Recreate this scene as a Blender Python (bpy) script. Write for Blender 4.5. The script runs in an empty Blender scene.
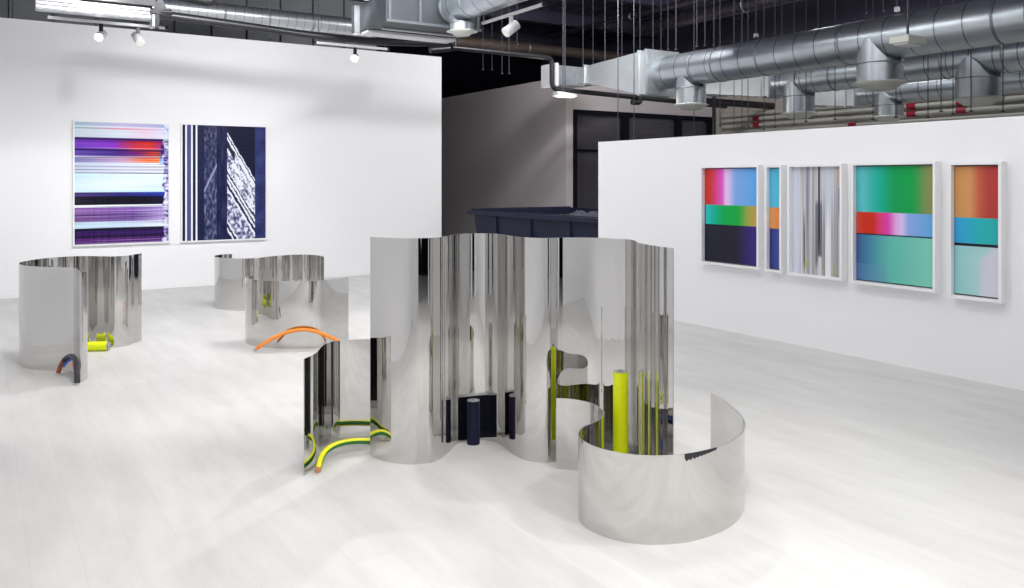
import bpy, bmesh, math, random
import numpy as np
from mathutils import Vector, Matrix, noise

random.seed(7)
S = bpy.context.scene
KL = 0.475          # overall lamp level
COL = S.collection
F = 830.0; CX = 512.0; HY = 180.0; EYE = 1.6
U = Vector((0.8434, 0.5373, 0)).normalized()
V = Vector((-U.y, U.x, 0))
ROTU = math.atan2(U.y, U.x)

# ---------------------------------------------------------------- positions
def P(px, py, Y):                      # point seen at px,py at depth Y
    return Vector(((px-CX)/F*Y, Y, EYE-(py-HY)/F*Y))
def FP(px, py, z=0.0):                 # point at height z seen at px,py
    return P(px, py, (EYE-z)*F/(py-HY))
def ray(px, py): return Vector(((px-CX)/F, 1.0, -(py-HY)/F))
def on_b(px, py, b):                   # on the plane b = const (parallel to left wall)
    d = ray(px, py); t = b/(d.x*V.x+d.y*V.y); p = d*t; p.z += EYE; return p
def on_a(px, py, a):
    d = ray(px, py); t = a/(d.x*U.x+d.y*U.y); p = d*t; p.z += EYE; return p
def AB(a, b, z=0.0):
    p = U*a+V*b; p.z = z; return p
def ab(p): return (p.x*U.x+p.y*U.y, p.x*V.x+p.y*V.y)

# ---------------------------------------------------------------- materials
def new_mat(name):
    m = bpy.data.materials.new(name); m.use_nodes = True
    nt = m.node_tree; b = nt.nodes['Principled BSDF']
    return m, nt, b
def mat(name, col, rough=0.5, metal=0.0, coat=0.0, emit=None, estr=0.0, var=0.0, vscale=6.0, bump=0.0, bscale=40.0, spec=0.5):
    m, nt, b = new_mat(name)
    b.inputs['Base Color'].default_value = (*col, 1)
    b.inputs['Roughness'].default_value = rough
    b.inputs['Metallic'].default_value = metal
    b.inputs['Coat Weight'].default_value = coat
    b.inputs['Specular IOR Level'].default_value = spec
    b.inputs['Coat Roughness'].default_value = 0.04
    if emit:
        b.inputs['Emission Color'].default_value = (*emit, 1)
        b.inputs['Emission Strength'].default_value = estr
    tc = nt.nodes.new('ShaderNodeTexCoord')
    n = nt.nodes.new('ShaderNodeTexNoise'); n.inputs['Scale'].default_value = vscale; n.inputs['Detail'].default_value = 4
    nt.links.new(tc.outputs['Object'], n.inputs['Vector'])
    mx = nt.nodes.new('ShaderNodeMix'); mx.data_type = 'RGBA'
    mx.inputs[6].default_value = (*[c*(1-var) for c in col], 1)
    mx.inputs[7].default_value = (*[min(1, c*(1+var)) for c in col], 1)
    nt.links.new(n.outputs['Fac'], mx.inputs[0]); nt.links.new(mx.outputs[2], b.inputs['Base Color'])
    if bump:
        n2 = nt.nodes.new('ShaderNodeTexNoise'); n2.inputs['Scale'].default_value = bscale
        nt.links.new(tc.outputs['Object'], n2.inputs['Vector'])
        bp = nt.nodes.new('ShaderNodeBump'); bp.inputs['Strength'].default_value = bump; bp.inputs['Distance'].default_value = 0.01
        nt.links.new(n2.outputs['Fac'], bp.inputs['Height']); nt.links.new(bp.outputs['Normal'], b.inputs['Normal'])
    return m

M = {}
M['wall'] = mat('white_paint', (0.89, 0.89, 0.905), 0.75, var=0.012, vscale=1.2, bump=0.03, bscale=60)
M['wall_grey'] = mat('mauve_grey_plaster', (0.60, 0.55, 0.56), 0.8, var=0.06, vscale=0.8)
M['wall_beige'] = mat('beige_plaster', (0.50, 0.46, 0.42), 0.8, var=0.06, vscale=1.0)
M['dark'] = mat('black_paint', (0.008, 0.008, 0.016), 0.8, var=0.3, vscale=2, spec=0.1)
M['ceil'] = mat('dark_ceiling', (0.060, 0.053, 0.090), 0.7, var=0.5, vscale=1.0)
M['black'] = mat('black_plastic', (0.012, 0.012, 0.015), 0.4, var=0.1)
M['frame'] = mat('white_lacquer', (0.88, 0.88, 0.89), 0.35, var=0.01)
M['backing'] = mat('backing_board', (0.10, 0.10, 0.12), 0.8)
M['white_metal'] = mat('white_metal', (0.80, 0.80, 0.82), 0.4, var=0.03)
M['cream'] = mat('cream_plastic', (0.72, 0.74, 0.68), 0.5, var=0.04)
M['galv'] = mat('galvanised_sheet', (0.60, 0.64, 0.68), 0.36, metal=0.9, var=0.14, vscale=9, bump=0.05, bscale=12)
M['galv_panel'] = mat('galvanised_panel', (0.66, 0.69, 0.72), 0.42, metal=0.75, var=0.10, vscale=7)  # slightly paler, less metallic galvanised sheet
M['rod'] = mat('steel_rod', (0.10, 0.10, 0.125), 0.7, metal=0.2, spec=0.2)
M['pipe_dark'] = mat('black_pipe_insulation', (0.015, 0.015, 0.018), 0.38, var=0.1)
M['pipe_beige'] = mat('painted_pipe', (0.52, 0.52, 0.48), 0.5, var=0.08)
M['red'] = mat('red_fitting', (0.35, 0.01, 0.04), 0.4)
M['copper'] = mat('warm_tinted_duct', (0.20, 0.155, 0.13), 0.4, metal=0.6, var=0.3, vscale=5)  # grey duct, orangish light from below put into its base colour
M['navy'] = mat('navy_card', (0.008, 0.009, 0.028), 0.5, var=0.1, spec=0.2)
M['lime'] = mat('lime_plastic', (0.78, 0.88, 0.0), 0.35, var=0.02)
M['steel_end'] = mat('dull_steel', (0.55, 0.55, 0.57), 0.3, metal=0.9)
M['orange'] = mat('orange_rubber', (0.92, 0.27, 0.015), 0.35, var=0.04)
M['yellow'] = mat('yellow_rubber', (0.80, 0.78, 0.01), 0.35)
M['green'] = mat('green_rubber', (0.02, 0.17, 0.03), 0.35)
M['copper_end'] = mat('copper_end', (0.62, 0.30, 0.16), 0.4, metal=0.4)
M['blue'] = mat('blue_rubber', (0.02, 0.12, 0.55), 0.35)
M['brown'] = mat('brown_rubber', (0.28, 0.07, 0.02), 0.4)
M['rubber_black'] = mat('black_rubber', (0.012, 0.012, 0.018), 0.3)
M['redwire'] = mat('red_rubber', (0.6, 0.05, 0.02), 0.35)
M['skip'] = mat('navy_painted_steel', (0.016, 0.018, 0.042), 0.6, spec=0.2, metal=0.0, var=0.45, vscale=3, bump=0.2, bscale=8)
M['rubble'] = mat('grey_rubble', (0.07, 0.075, 0.10), 0.8, var=0.6, vscale=9, bump=0.6, bscale=14)
M['lens'] = mat('lit_lens', (1, 1, 1), 0.3, emit=(1, 0.98, 0.95), estr=30)
M['lamp'] = mat('lit_diffuser', (1, 1, 1), 0.4, emit=(1, 0.99, 0.98), estr=4)
M['glass_dark'] = mat('dark_glazing', (0.075, 0.070, 0.085), 0.06, coat=0.3, var=0.2, vscale=0.6)

def mirror_mat():
    m, nt, b = new_mat('mirror_polished_steel')
    b.inputs['Base Color'].default_value = (0.65, 0.642, 0.628, 1)
    b.inputs['Metallic'].default_value = 1.0
    b.inputs['Roughness'].default_value = 0.022
    tc = nt.nodes.new('ShaderNodeTexCoord')
    mp = nt.nodes.new('ShaderNodeMapping'); mp.inputs['Scale'].default_value = (1.6, 1.6, 0.7)
    n = nt.nodes.new('ShaderNodeTexNoise'); n.inputs['Scale'].default_value = 2.0; n.inputs['Detail'].default_value = 1
    nt.links.new(tc.outputs['Object'], mp.inputs['Vector']); nt.links.new(mp.outputs['Vector'], n.inputs['Vector'])
    bp = nt.nodes.new('ShaderNodeBump'); bp.inputs['Strength'].default_value = 0.06; bp.inputs['Distance'].default_value = 0.02
    nt.links.new(n.outputs['Fac'], bp.inputs['Height']); nt.links.new(bp.outputs['Normal'], b.inputs['Normal'])
    return m
M['mirror'] = mirror_mat()
M['diff_white'] = mat('grey_white_metal', (0.50, 0.51, 0.54), 0.45, var=0.03)
M['unit'] = mat('dull_galvanised', (0.055, 0.062, 0.072), 0.5, metal=0.1, var=0.15, vscale=5)
M['unit_light'] = mat('pale_galvanised', (0.13, 0.14, 0.155), 0.45, metal=0.1, var=0.1)
M['sheet_edge'] = mat('cut_steel_edge', (0.55, 0.56, 0.58), 0.3, metal=1.0)

def seam_duct_mat(name, col, step, off=0.0):
    m, nt, b = new_mat(name)
    b.inputs['Metallic'].default_value = 0.88; b.inputs['Roughness'].default_value = 0.33
    tc = nt.nodes.new('ShaderNodeTexCoord'); sp = nt.nodes.new('ShaderNodeSeparateXYZ')
    nt.links.new(tc.outputs['Object'], sp.inputs[0])
    ad = nt.nodes.new('ShaderNodeMath'); ad.operation = 'ADD'; ad.inputs[1].default_value = 100+off
    nt.links.new(sp.outputs['Z'], ad.inputs[0])
    # slight helix
    dv = nt.nodes.new('ShaderNodeMath'); dv.operation = 'DIVIDE'; dv.inputs[1].default_value = step
    nt.links.new(ad.outputs[0], dv.inputs[0])
    fr = nt.nodes.new('ShaderNodeMath'); fr.operation = 'FRACT'; nt.links.new(dv.outputs[0], fr.inputs[0])
    lt = nt.nodes.new('ShaderNodeMath'); lt.operation = 'LESS_THAN'; lt.inputs[1].default_value = 0.05
    nt.links.new(fr.outputs[0], lt.inputs[0])
    n = nt.nodes.new('ShaderNodeTexNoise'); n.inputs['Scale'].default_value = 5; n.inputs['Detail'].default_value = 5
    nt.links.new(tc.outputs['Object'], n.inputs['Vector'])
    mx = nt.nodes.new('ShaderNodeMix'); mx.data_type = 'RGBA'
    mx.inputs[6].default_value = (*[c*0.8 for c in col], 1); mx.inputs[7].default_value = (*[min(1, c*1.15) for c in col], 1)
    nt.links.new(n.outputs['Fac'], mx.inputs[0])
    m2 = nt.nodes.new('ShaderNodeMix'); m2.data_type = 'RGBA'
    nt.links.new(lt.outputs[0], m2.inputs[0]); nt.links.new(mx.outputs[2], m2.inputs[6])
    m2.inputs[7].default_value = (col[0]*0.35, col[1]*0.35, col[2]*0.38, 1)
    nt.links.new(m2.outputs[2], b.inputs['Base Color'])
    return m
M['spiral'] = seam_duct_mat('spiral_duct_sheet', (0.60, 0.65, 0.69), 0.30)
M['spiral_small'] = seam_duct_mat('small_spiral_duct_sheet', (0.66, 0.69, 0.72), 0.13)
M['spiral_lilac'] = seam_duct_mat('dim_duct_sheet', (0.16, 0.14, 0.18), 0.22)  # duct sheet with dim lilac ceiling light put into its colour

def floor_mat():
    m, nt, b = new_mat('whitewashed_planks')
    tc = nt.nodes.new('ShaderNodeTexCoord')
    mp = nt.nodes.new('ShaderNodeMapping'); mp.vector_type = 'POINT'
    mp.inputs['Rotation'].default_value = (0, 0, -(ROTU+math.pi/2))
    nt.links.new(tc.outputs['Object'], mp.inputs['Vector'])
    br = nt.nodes.new('ShaderNodeTexBrick')
    br.inputs['Scale'].default_value = 1.0; br.inputs['Mortar Size'].default_value = 0.0022
    br.inputs['Mortar Smooth'].default_value = 0.4
    br.inputs['Brick Width'].default_value = 1.9; br.inputs['Row Height'].default_value = 0.19
    br.inputs['Color1'].default_value = (0.0, 0, 0, 1); br.inputs['Color2'].default_value = (1, 1, 1, 1)
    br.inputs['Mortar'].default_value = (0.5, 0.5, 0.5, 1); br.offset = 0.37
    nt.links.new(mp.outputs['Vector'], br.inputs['Vector'])
    # grain streaks
    m2 = nt.nodes.new('ShaderNodeMapping'); m2.inputs['Scale'].default_value = (0.9, 3.6, 1)
    nt.links.new(mp.outputs['Vector'], m2.inputs['Vector'])
    n = nt.nodes.new('ShaderNodeTexNoise'); n.inputs['Scale'].default_value = 1.6; n.inputs['Detail'].default_value = 6; n.inputs['Roughness'].default_value = 0.62
    nt.links.new(m2.outputs['Vector'], n.inputs['Vector'])
    big = nt.nodes.new('ShaderNodeTexNoise'); big.inputs['Scale'].default_value = 0.5; big.inputs['Detail'].default_value = 3
    nt.links.new(mp.outputs['Vector'], big.inputs['Vector'])
    def add(a, bb, k):
        x = nt.nodes.new('ShaderNodeMath'); x.operation = 'MULTIPLY_ADD'; x.inputs[1].default_value = k
        nt.links.new(bb, x.inputs[0]); nt.links.new(a, x.inputs[2]) ; return x.outputs[0]
    s0 = nt.nodes.new('ShaderNodeMath'); s0.operation = 'MULTIPLY'; s0.inputs[1].default_value = 0.55
    nt.links.new(n.outputs['Fac'], s0.inputs[0])
    s = add(s0.outputs[0], br.outputs['Color'], 0.08)
    s = add(s, big.outputs['Fac'], 0.38)
    rp = nt.nodes.new('ShaderNodeValToRGB')
    rp.color_ramp.elements[0].position = 0.34; rp.color_ramp.elements[0].color = (0.55, 0.54, 0.525, 1)
    rp.color_ramp.elements[1].position = 0.72; rp.color_ramp.elements[1].color = (0.72, 0.71, 0.695, 1)
    nt.links.new(s, rp.inputs['Fac'])
    mx = nt.nodes.new('ShaderNodeMix'); mx.data_type = 'RGBA'; mx.blend_type = 'MIX'
    f = nt.nodes.new('ShaderNodeMath'); f.operation = 'MULTIPLY'; f.inputs[1].default_value = 0.22
    nt.links.new(br.outputs['Fac'], f.inputs[0]); nt.links.new(f.outputs[0], mx.inputs[0])
    nt.links.new(rp.outputs['Color'], mx.inputs[6]); mx.inputs[7].default_value = (0.42, 0.41, 0.40, 1)
    nt.links.new(mx.outputs[2], b.inputs['Base Color'])
    b.inputs['Roughness'].default_value = 0.42
    b.inputs['Specular IOR Level'].default_value = 0.35
    bp = nt.nodes.new('ShaderNodeBump'); bp.inputs['Strength'].default_value = 0.08; bp.inputs['Distance'].default_value = 0.004
    nt.links.new(n.outputs['Fac'], bp.inputs['Height']); nt.links.new(bp.outputs['Normal'], b.inputs['Normal'])
    return m
M['floor'] = floor_mat()

def corrugated_mat():
    m, nt, b = new_mat('grey_cladding')
    b.inputs['Roughness'].default_value = 0.5; b.inputs['Metallic'].default_value = 0.3
    tc = nt.nodes.new('ShaderNodeTexCoord')
    n = nt.nodes.new('ShaderNodeTexNoise'); n.inputs['Scale'].default_value = 1.5
    nt.links.new(tc.outputs['Object'], n.inputs['Vector'])
    rp = nt.nodes.new('ShaderNodeValToRGB')
    rp.color_ramp.elements[0].color = (0.12, 0.125, 0.14, 1); rp.color_ramp.elements[1].color = (0.24, 0.25, 0.27, 1)
    nt.links.new(n.outputs['Fac'], rp.inputs['Fac']); nt.links.new(rp.outputs['Color'], b.inputs['Base Color'])
    return m
M['cladding'] = corrugated_mat()

def art_mat(name):
    m, nt, b = new_mat(name)
    at = nt.nodes.new('ShaderNodeAttribute'); at.attribute_name = 'Print'
    nt.links.new(at.outputs['Color'], b.inputs['Base Color'])
    b.inputs['Roughness'].default_value = 0.4; b.inputs['Specular IOR Level'].default_value = 0.15; b.inputs['Coat Weight'].default_value = 0.12; b.inputs['Coat Roughness'].default_value = 0.03
    return m

# ---------------------------------------------------------------- mesh helpers
def link(name, me, material=None, parent=None, smooth=False):
    o = bpy.data.objects.new(name, me); COL.objects.link(o)
    if material is not None:
        for mm in (material if isinstance(material, (list, tuple)) else [material]): me.materials.append(mm)
    if parent is not None: o.parent = parent
    if smooth:
        for p in me.polygons: p.use_smooth = True
    return o
def from_bm(name, bm, material, parent=None, smooth=False):
    me = bpy.data.meshes.new(name); bm.normal_update(); bm.to_mesh(me); bm.free()
    return link(name, me, material, parent, smooth)
def auto_smooth(o, deg=35):
    me = o.data
    bm = bmesh.new(); bm.from_mesh(me)
    for f in bm.faces: f.smooth = True
    for e in bm.edges:
        if len(e.link_faces) == 2 and e.calc_face_angle(0) > math.radians(deg): e.smooth = False
    bm.to_mesh(me); bm.free(); return o
def empty(name, loc, rz=0.0, label=None, cat=None, group=None):
    o = bpy.data.objects.new(name, None); COL.objects.link(o)
    o.location = loc; o.rotation_euler = (0, 0, rz); o.empty_display_size = 0.1
    return tag(o, label, cat, group)
def tag(o, label=None, cat=None, group=None, kind=None):
    if label: o['label'] = label
    if cat: o['category'] = cat
    if group: o['group'] = group
    if kind: o['kind'] = kind
    return o
def struct(o): o['kind'] = 'structure'; return o

def bbox(bm, c, size, rz=0.0, bevel=0.0, mi=0):
    """box centred at c with full sizes (local), rotated rz about z"""
    r = bmesh.ops.create_cube(bm, size=1.0)
    vs = r['verts']
    bmesh.ops.scale(bm, vec=size, verts=vs)
    if bevel > 0:
        es = list({e for v in vs for e in v.link_edges})
        rr = bmesh.ops.bevel(bm, geom=es, offset=bevel, segments=2, affect='EDGES', profile=0.5)
        vs = list({v for f in rr['faces'] for v in f.verts} | {v for v in vs if v.is_valid})
        # include all verts of the island
        seen = set(vs); st = list(vs)
        while st:
            v = st.pop()
            for e in v.link_edges:
                w = e.other_vert(v)
                if w not in seen: seen.add(w); st.append(w)
        vs = list(seen)
    bmesh.ops.rotate(bm, cent=(0, 0, 0), matrix=Matrix.Rotation(rz, 3, 'Z'), verts=vs)
    bmesh.ops.translate(bm, vec=c, verts=vs)
    for v in vs:
        for f in v.link_faces: f.material_index = mi
    return vs
def box_ab(name, a0, a1, b0, b1, z0, z1, material, parent=None, bevel=0.0):
    """mesh box aligned with the gallery walls; its origin is its base centre"""
    bm = bmesh.new()
    bbox(bm, (0, 0, (z1-z0)/2), (a1-a0, b1-b0, z1-z0), 0, bevel)
    o = from_bm(name, bm, material, parent)
    o.location = AB((a0+a1)/2, (b0+b1)/2, z0); o.rotation_euler = (0, 0, ROTU)
    return o
def frame_axes(d):
    d = d.normalized()
    up = Vector((0, 0, 1)) if abs(d.z) < 0.95 else Vector((1, 0, 0))
    x = up.cross(d).normalized(); y = d.cross(x).normalized()
    return x, y
def sweep(bm, pts, rad, seg=16, cap=True, mi=None, capmi=None):
    """tube along pts, rad a number or list; mi(k, seg) gives the material of a strip"""
    pts = [Vector(p) for p in pts]; n = len(pts)
    rs = rad if isinstance(rad, (list, tuple)) else [rad]*n
    t0 = (pts[1]-pts[0]).normalized(); x, y = frame_axes(t0)
    rings = []
    prev = t0
    for i in range(n):
        t = (pts[min(i+1, n-1)]-pts[max(i-1, 0)]).normalized()
        q = prev.rotation_difference(t); x = q @ x; y = q @ y; prev = t
        rings.append([bm.verts.new(pts[i]+(x*math.cos(2*math.pi*k/seg)+y*math.sin(2*math.pi*k/seg))*rs[i]) for k in range(seg)])
    for i in range(n-1):
        for k in range(seg):
            f = bm.faces.new((rings[i][k], rings[i][(k+1) % seg], rings[i+1][(k+1) % seg], rings[i+1][k]))
            f.smooth = True
            if mi: f.material_index = mi(k, seg)
    if cap:
        for rr, rev in ((rings[0], True), (rings[-1], False)):
            vs = [bm.verts.new(v.co) for v in rr]
            f = bm.faces.new(list(reversed(vs)) if rev else vs)
            if capmi is not None: f.material_index = capmi
def spline(pts, step=0.02, smooth=0):
    """natural cubic spline through pts sampled by arc length"""
    A = np.array([tuple(p) for p in pts], float)
    d = np.r_[0, np.cumsum(np.sqrt(((A[1:]-A[:-1])**2).sum(1)))]
    n = len(A); h = np.diff(d)
    K = np.zeros((n, n)); R = np.zeros_like(A); K[0, 0] = K[-1, -1] = 1
    for i in range(1, n-1):
        K[i, i-1] = h[i-1]; K[i, i] = 2*(h[i-1]+h[i]); K[i, i+1] = h[i]
        R[i] = 3*((A[i+1]-A[i])/h[i]-(A[i]-A[i-1])/h[i-1])
    c = np.linalg.solve(K, R)
    N = max(8, int(d[-1]/step)); out = []
    for s in np.linspace(0, d[-1], N):
        i = min(n-2, max(0, int(np.searchsorted(d, s, side='right')-1))); x = s-d[i]
        b_ = (A[i+1]-A[i])/h[i]-h[i]*(2*c[i]+c[i+1])/3; dd = (c[i+1]-c[i])/(3*h[i])
        out.append(A[i]+b_*x+c[i]*x*x+dd*x**3)
    out = np.array(out)
    for _ in range(smooth):
        o2 = out.copy(); o2[1:-1] = 0.25*out[:-2]+0.5*out[1:-1]+0.25*out[2:]; out = o2
    return [Vector(p) for p in out]

# ---------------------------------------------------------------- mirror sheets
def mirror_sheet(name, foot, h, label, group=None, top=None, smooth=6, thick=0.004, step=0.006, ripple=()):
    """standing bent sheet: foot = list of plan points (x, y); optional top plan points of the same count"""
    base = spline([Vector((x, y, 0)) for x, y in foot], step, smooth)
    tp = spline([Vector((x, y, 0)) for x, y in top], step, smooth) if top else base
    if ripple:                              # shallow vertical flutes in the bent sheet
        nb = []
        s_ = 0.0
        for i, p in enumerate(base):
            if i: s_ += (base[i]-base[i-1]).length
            t = base[min(i+1, len(base)-1)]-base[max(i-1, 0)]; nn = Vector((-t.y, t.x, 0)).normalized()
            px = CX+F*p.x/p.y; d = 0.0
            for a0, a1_, amp, wl in ripple:
                e = min(1.0, max(0.0, (px-a0)/5.0), max(0.0, (a1_-px)/5.0)); e = max(0.0, e); e = e*e*(3-2*e)
                d += e*amp*(math.sin(2*math.pi*s_/wl)+0.5*math.sin(2*math.pi*s_/(wl*1.63)+1.1))
            nb.append(p+nn*d)
        base = nb; tp = nb
    N = len(base)
    if len(tp) != N:                        # resample to the same count
        T = np.array([tuple(p) for p in tp]); idx = np.linspace(0, len(T)-1, N)
        tp = [Vector(tuple(np.array([np.interp(q, range(len(T)), T[:, k]) for k in range(3)]))) for q in idx]
    c = sum(base, Vector())/N
    def nrm(L, i):
        t = (L[min(i+1, N-1)]-L[max(i-1, 0)]); return Vector((-t.y, t.x, 0)).normalized()
    bm = bmesh.new()
    def side(sgn):
        rows = []
        for k in range(7):
            f = k/6
            rows.append([bm.verts.new(base[i].lerp(tp[i], f)+nrm(base, i).lerp(nrm(tp, i), f)*thick/2*sgn+Vector((0, 0, h*f))-c) for i in range(N)])
        for k in range(6):
            for i in range(N-1):
                q = (rows[k][i], rows[k][i+1], rows[k+1][i+1], rows[k+1][i])
                fc = bm.faces.new(q if sgn < 0 else q[::-1]); fc.smooth = True
        return rows
    A = side(-1); B = side(1)
    def strip(p, q):
        pv = [bm.verts.new(v.co) for v in p]; qv = [bm.verts.new(v.co) for v in q]
        for i in range(len(pv)-1):
            f = bm.faces.new((pv[i], pv[i+1], qv[i+1], qv[i])); f.material_index = 1
    strip(A[-1], B[-1]); strip(B[0], A[0])
    strip([r[0] for r in B], [r[0] for r in A]); strip([r[-1] for r in A], [r[-1] for r in B])
    me = bpy.data.meshes.new(name); bm.to_mesh(me); bm.free()
    o = link(name, me, [M['mirror'], M['sheet_edge']])
    o.location = c
    return tag(o, label, 'sculpture', group)

def depth_pts(L, k):       # L = [(px, y)], k = (EYE-h)*F
    out = []
    for x, y in L:
        Y = k/(y-HY); out.append(((x-CX)/F*Y, Y))
    return out
def plan(L):               # L = [(px, Y)]
    return [((x-CX)/F*Y, Y) for x, Y in L]

G1 = None
HM = 1.272
tall = plan([(370.5, 4.805), (385, 4.726), (398, 4.684), (410, 4.67), (422, 4.68), (433, 4.709), (441, 4.777), (447.5, 4.865),
             (452.4, 4.95), (456.8, 5.03), (467, 5.09), (479, 5.110), (491.5, 5.085), (500.3, 5.025), (505.6, 4.95), (513, 4.85), (520, 4.777), (528, 4.73),
             (541, 4.70), (549, 4.698), (554, 4.712), (559, 4.722), (570, 4.728), (582, 4.728), (592, 4.722), (598, 4.710), (604, 4.685), (612, 4.655), (622, 4.625), (630, 4.58), (635, 4.49),
             (638, 4.37), (643, 4.27), (650, 4.19), (658, 4.11), (665, 4.05), (673.3, 4.00)])
mirror_sheet('mirror_sculpture', tall, HM, 'tallest waving sheet of mirror-polished steel, standing in the middle of the floor', smooth=10, ripple=((412, 447, 0.0022, 0.085), (600, 633, 0.0022, 0.09), (636, 670, 0.0024, 0.08)))

HL = 0.6335
kL = (EYE-HL)*F
low_l = depth_pts([(303.8, 358.8), (309, 356.6), (316, 352.8), (320, 348), (325.4, 343.8), (335, 341), (348, 339.8), (360, 339.3), (369, 339.1), (377, 339.0)], kL)
mirror_sheet('mirror_sculpture', low_l, HL, 'half-height mirror steel sheet with black reflections, joining the tall sheet at its left end', smooth=10)

HR = 0.392
kR = (EYE-HR)*F
ring = depth_pts([(556.3, 398.2), (570, 398.8), (581, 400.5), (591.8, 403.2), (600, 407.7), (604, 412.4), (602, 417.2), (595.9, 421.6), (586, 425.6),
                  (579.6, 430.6), (578.6, 434.6), (581, 439), (587, 443), (594.5, 446.2), (604, 449.2), (615, 451.8), (628.5, 453.9), (642, 455),
                  (656, 455.4), (673.4, 454.7), (688, 453.4), (702.6, 450.6), (714, 447.8), (724, 444.4), (732.6, 440.4), (739.8, 434.8), (743.8, 429), (744.8, 423.5), (742.7, 417.6),
                  (738, 412), (731, 405.8), (721.6, 398.8), (711, 393)], kR)
mirror_sheet('mirror_sculpture', ring, HR, 'low S-curved mirror steel band nearest the camera, open ring in front of tall sheet', smooth=10)

tp = [p for p in spline([Vector((x, y, 0)) for x, y in ring], 0.008, 10)]
seg_ = [p for p in tp if 684 < CX+F*p.x/p.y < 717 and p.y < 3.95]
cen = Vector((0.72, 4.05, 0))
bm = bmesh.new(); rows = []  # jagged black strip along the outer rim
for i, p in enumerate(seg_):
    o_ = (p-cen); o_.z = 0; o_.normalize(); f = i/(len(seg_)-1)
    hgt = 0.010+0.016*abs(math.sin(i*1.9))*(1-f)+0.010*(1-f)
    rows.append([bm.verts.new(p+o_*dd+Vector((0, 0, zz))) for dd, zz in ((0.0030, HR+0.001), (0.0038, HR+0.001), (0.0038, HR-hgt), (0.0030, HR-hgt))])
for q0, q1 in zip(rows, rows[1:]):
    for k in range(4): bm.faces.new((q0[k], q1[k], q1[(k+1) % 4], q0[(k+1) % 4]))
bm.faces.new(rows[0]); bm.faces.new(rows[-1][::-1])
ring_o = bpy.data.objects['mirror_sculpture.002']
for v in bm.verts: v.co -= ring_o.location
tpo = from_bm('rim_strip', bm, M['rubber_black'], ring_o); tpo['label'] = 'jagged black strip at the rim'
# left sculpture
HA = 0.87
kA = (EYE-HA)*F
A_bot = depth_pts([(87.2, 377.5), (84.5, 380.6), (81.3, 382.3), (79.3, 380), (77.6, 376.6), (74.5, 373.8), (68, 372.2), (58, 371.2), (46, 370.6), (35, 369.6), (27, 368.3), (22, 366.6), (19.2, 364.2), (20, 360.8), (26.5, 357.2), (41, 352.6), (56, 349.4),
                   (70, 347.6), (80, 346.8), (92, 346.8), (103, 347.2), (112, 347.6), (120, 347.0), (131, 344.5), (141.4, 340.6)], EYE*F)
mirror_sheet('mirror_sculpture', A_bot, HA, 'leftmost curling mirror steel sheet with black cable beside its front corner', smooth=8, ripple=((84, 140, 0.0045, 0.17),))

HB = 0.64
kB = (EYE-HB)*F
B1 = depth_pts([(232, 254.0), (223, 254.4), (216.5, 255.2), (214.4, 256.2), (217, 257.2), (224, 257.9), (233.6, 258.3), (244, 258.5), (256, 258.0), (264.5, 257.1), (274, 256.1), (285, 255.2),
                (297, 254.6), (307, 254.6), (315, 255.1), (321, 255.9), (324, 257.0)], kB)
mirror_sheet('mirror_sculpture', B1, HB, 'low wavy mirror steel band farthest back, looping round at its left end', smooth=6, ripple=((240, 316, 0.006, 0.20),))
B2 = depth_pts([(253, 275.6), (247.4, 276.0), (245.2, 277.0), (247.4, 278.3), (255, 279.6), (268, 280.6), (284, 281.2), (300, 281.3), (315, 280.9), (327, 280.0), (338, 278.6), (348.3, 276.8)], kB)
mirror_sheet('mirror_sculpture', B2, HB, 'low bowed mirror steel panel directly behind the orange cable', smooth=4)

# ---------------------------------------------------------------- tubes and cables
def rod_cyl(name, base, h, r, body, label, cat):
    t = empty(name, base, 0, label, cat)
    bm = bmesh.new(); sweep(bm, [(0, 0, 0), (0, 0, h)], r, 40)
    from_bm('tube_body', bm, M[body], t)
    bm = bmesh.new(); sweep(bm, [(0, 0, h-0.001), (0, 0, h+0.003)], r*0.96, 40)
    sweep(bm, [(0, 0, h+0.003), (0, 0, h+0.010)], r*0.3, 20)
    o = from_bm('end_cap', bm, M['steel_end'], t); o['label'] = 'pale metal end cap'
    return t
rod_cyl('upright_tube', FP(473.4, 443.6), 0.262, 0.039, 'navy', 'short navy blue upright tube in the hollow of the tall steel sheet', 'tube')
ytb = P(620.6, 480, 4.44); ytb.z = 0
rod_cyl('upright_tube', ytb, 0.575, 0.0405, 'lime', 'tall lime yellow upright tube between the tall sheet and low ring', 'tube')

# lime roll lying behind the leftmost sheet
t = empty('lying_tube', FP(95, 347), 0, 'lime yellow tube lying on the floor behind the leftmost steel sheet', 'tube')
c0 = FP(107.3, 350.6); c1 = FP(62, 352.0); o0 = t.location
r_ = 0.044
bm = bmesh.new(); p0 = Vector(c0)-o0+Vector((0, 0, r_)); p1 = Vector(c1)-o0+Vector((0, 0, r_))
sweep(bm, [p0, p1], r_, 36); from_bm('tube_body', bm, M['lime'], t)
dd = (p0-p1).normalized()
bm = bmesh.new(); sweep(bm, [p0-dd*0.001, p0+dd*0.018], r_*0.85, 30); sweep(bm, [p0+dd*0.018, p0+dd*0.03], r_*0.4, 20)
from_bm('end_cap', bm, M['steel_end'], t)['label'] = 'dull metal end plug'

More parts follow.
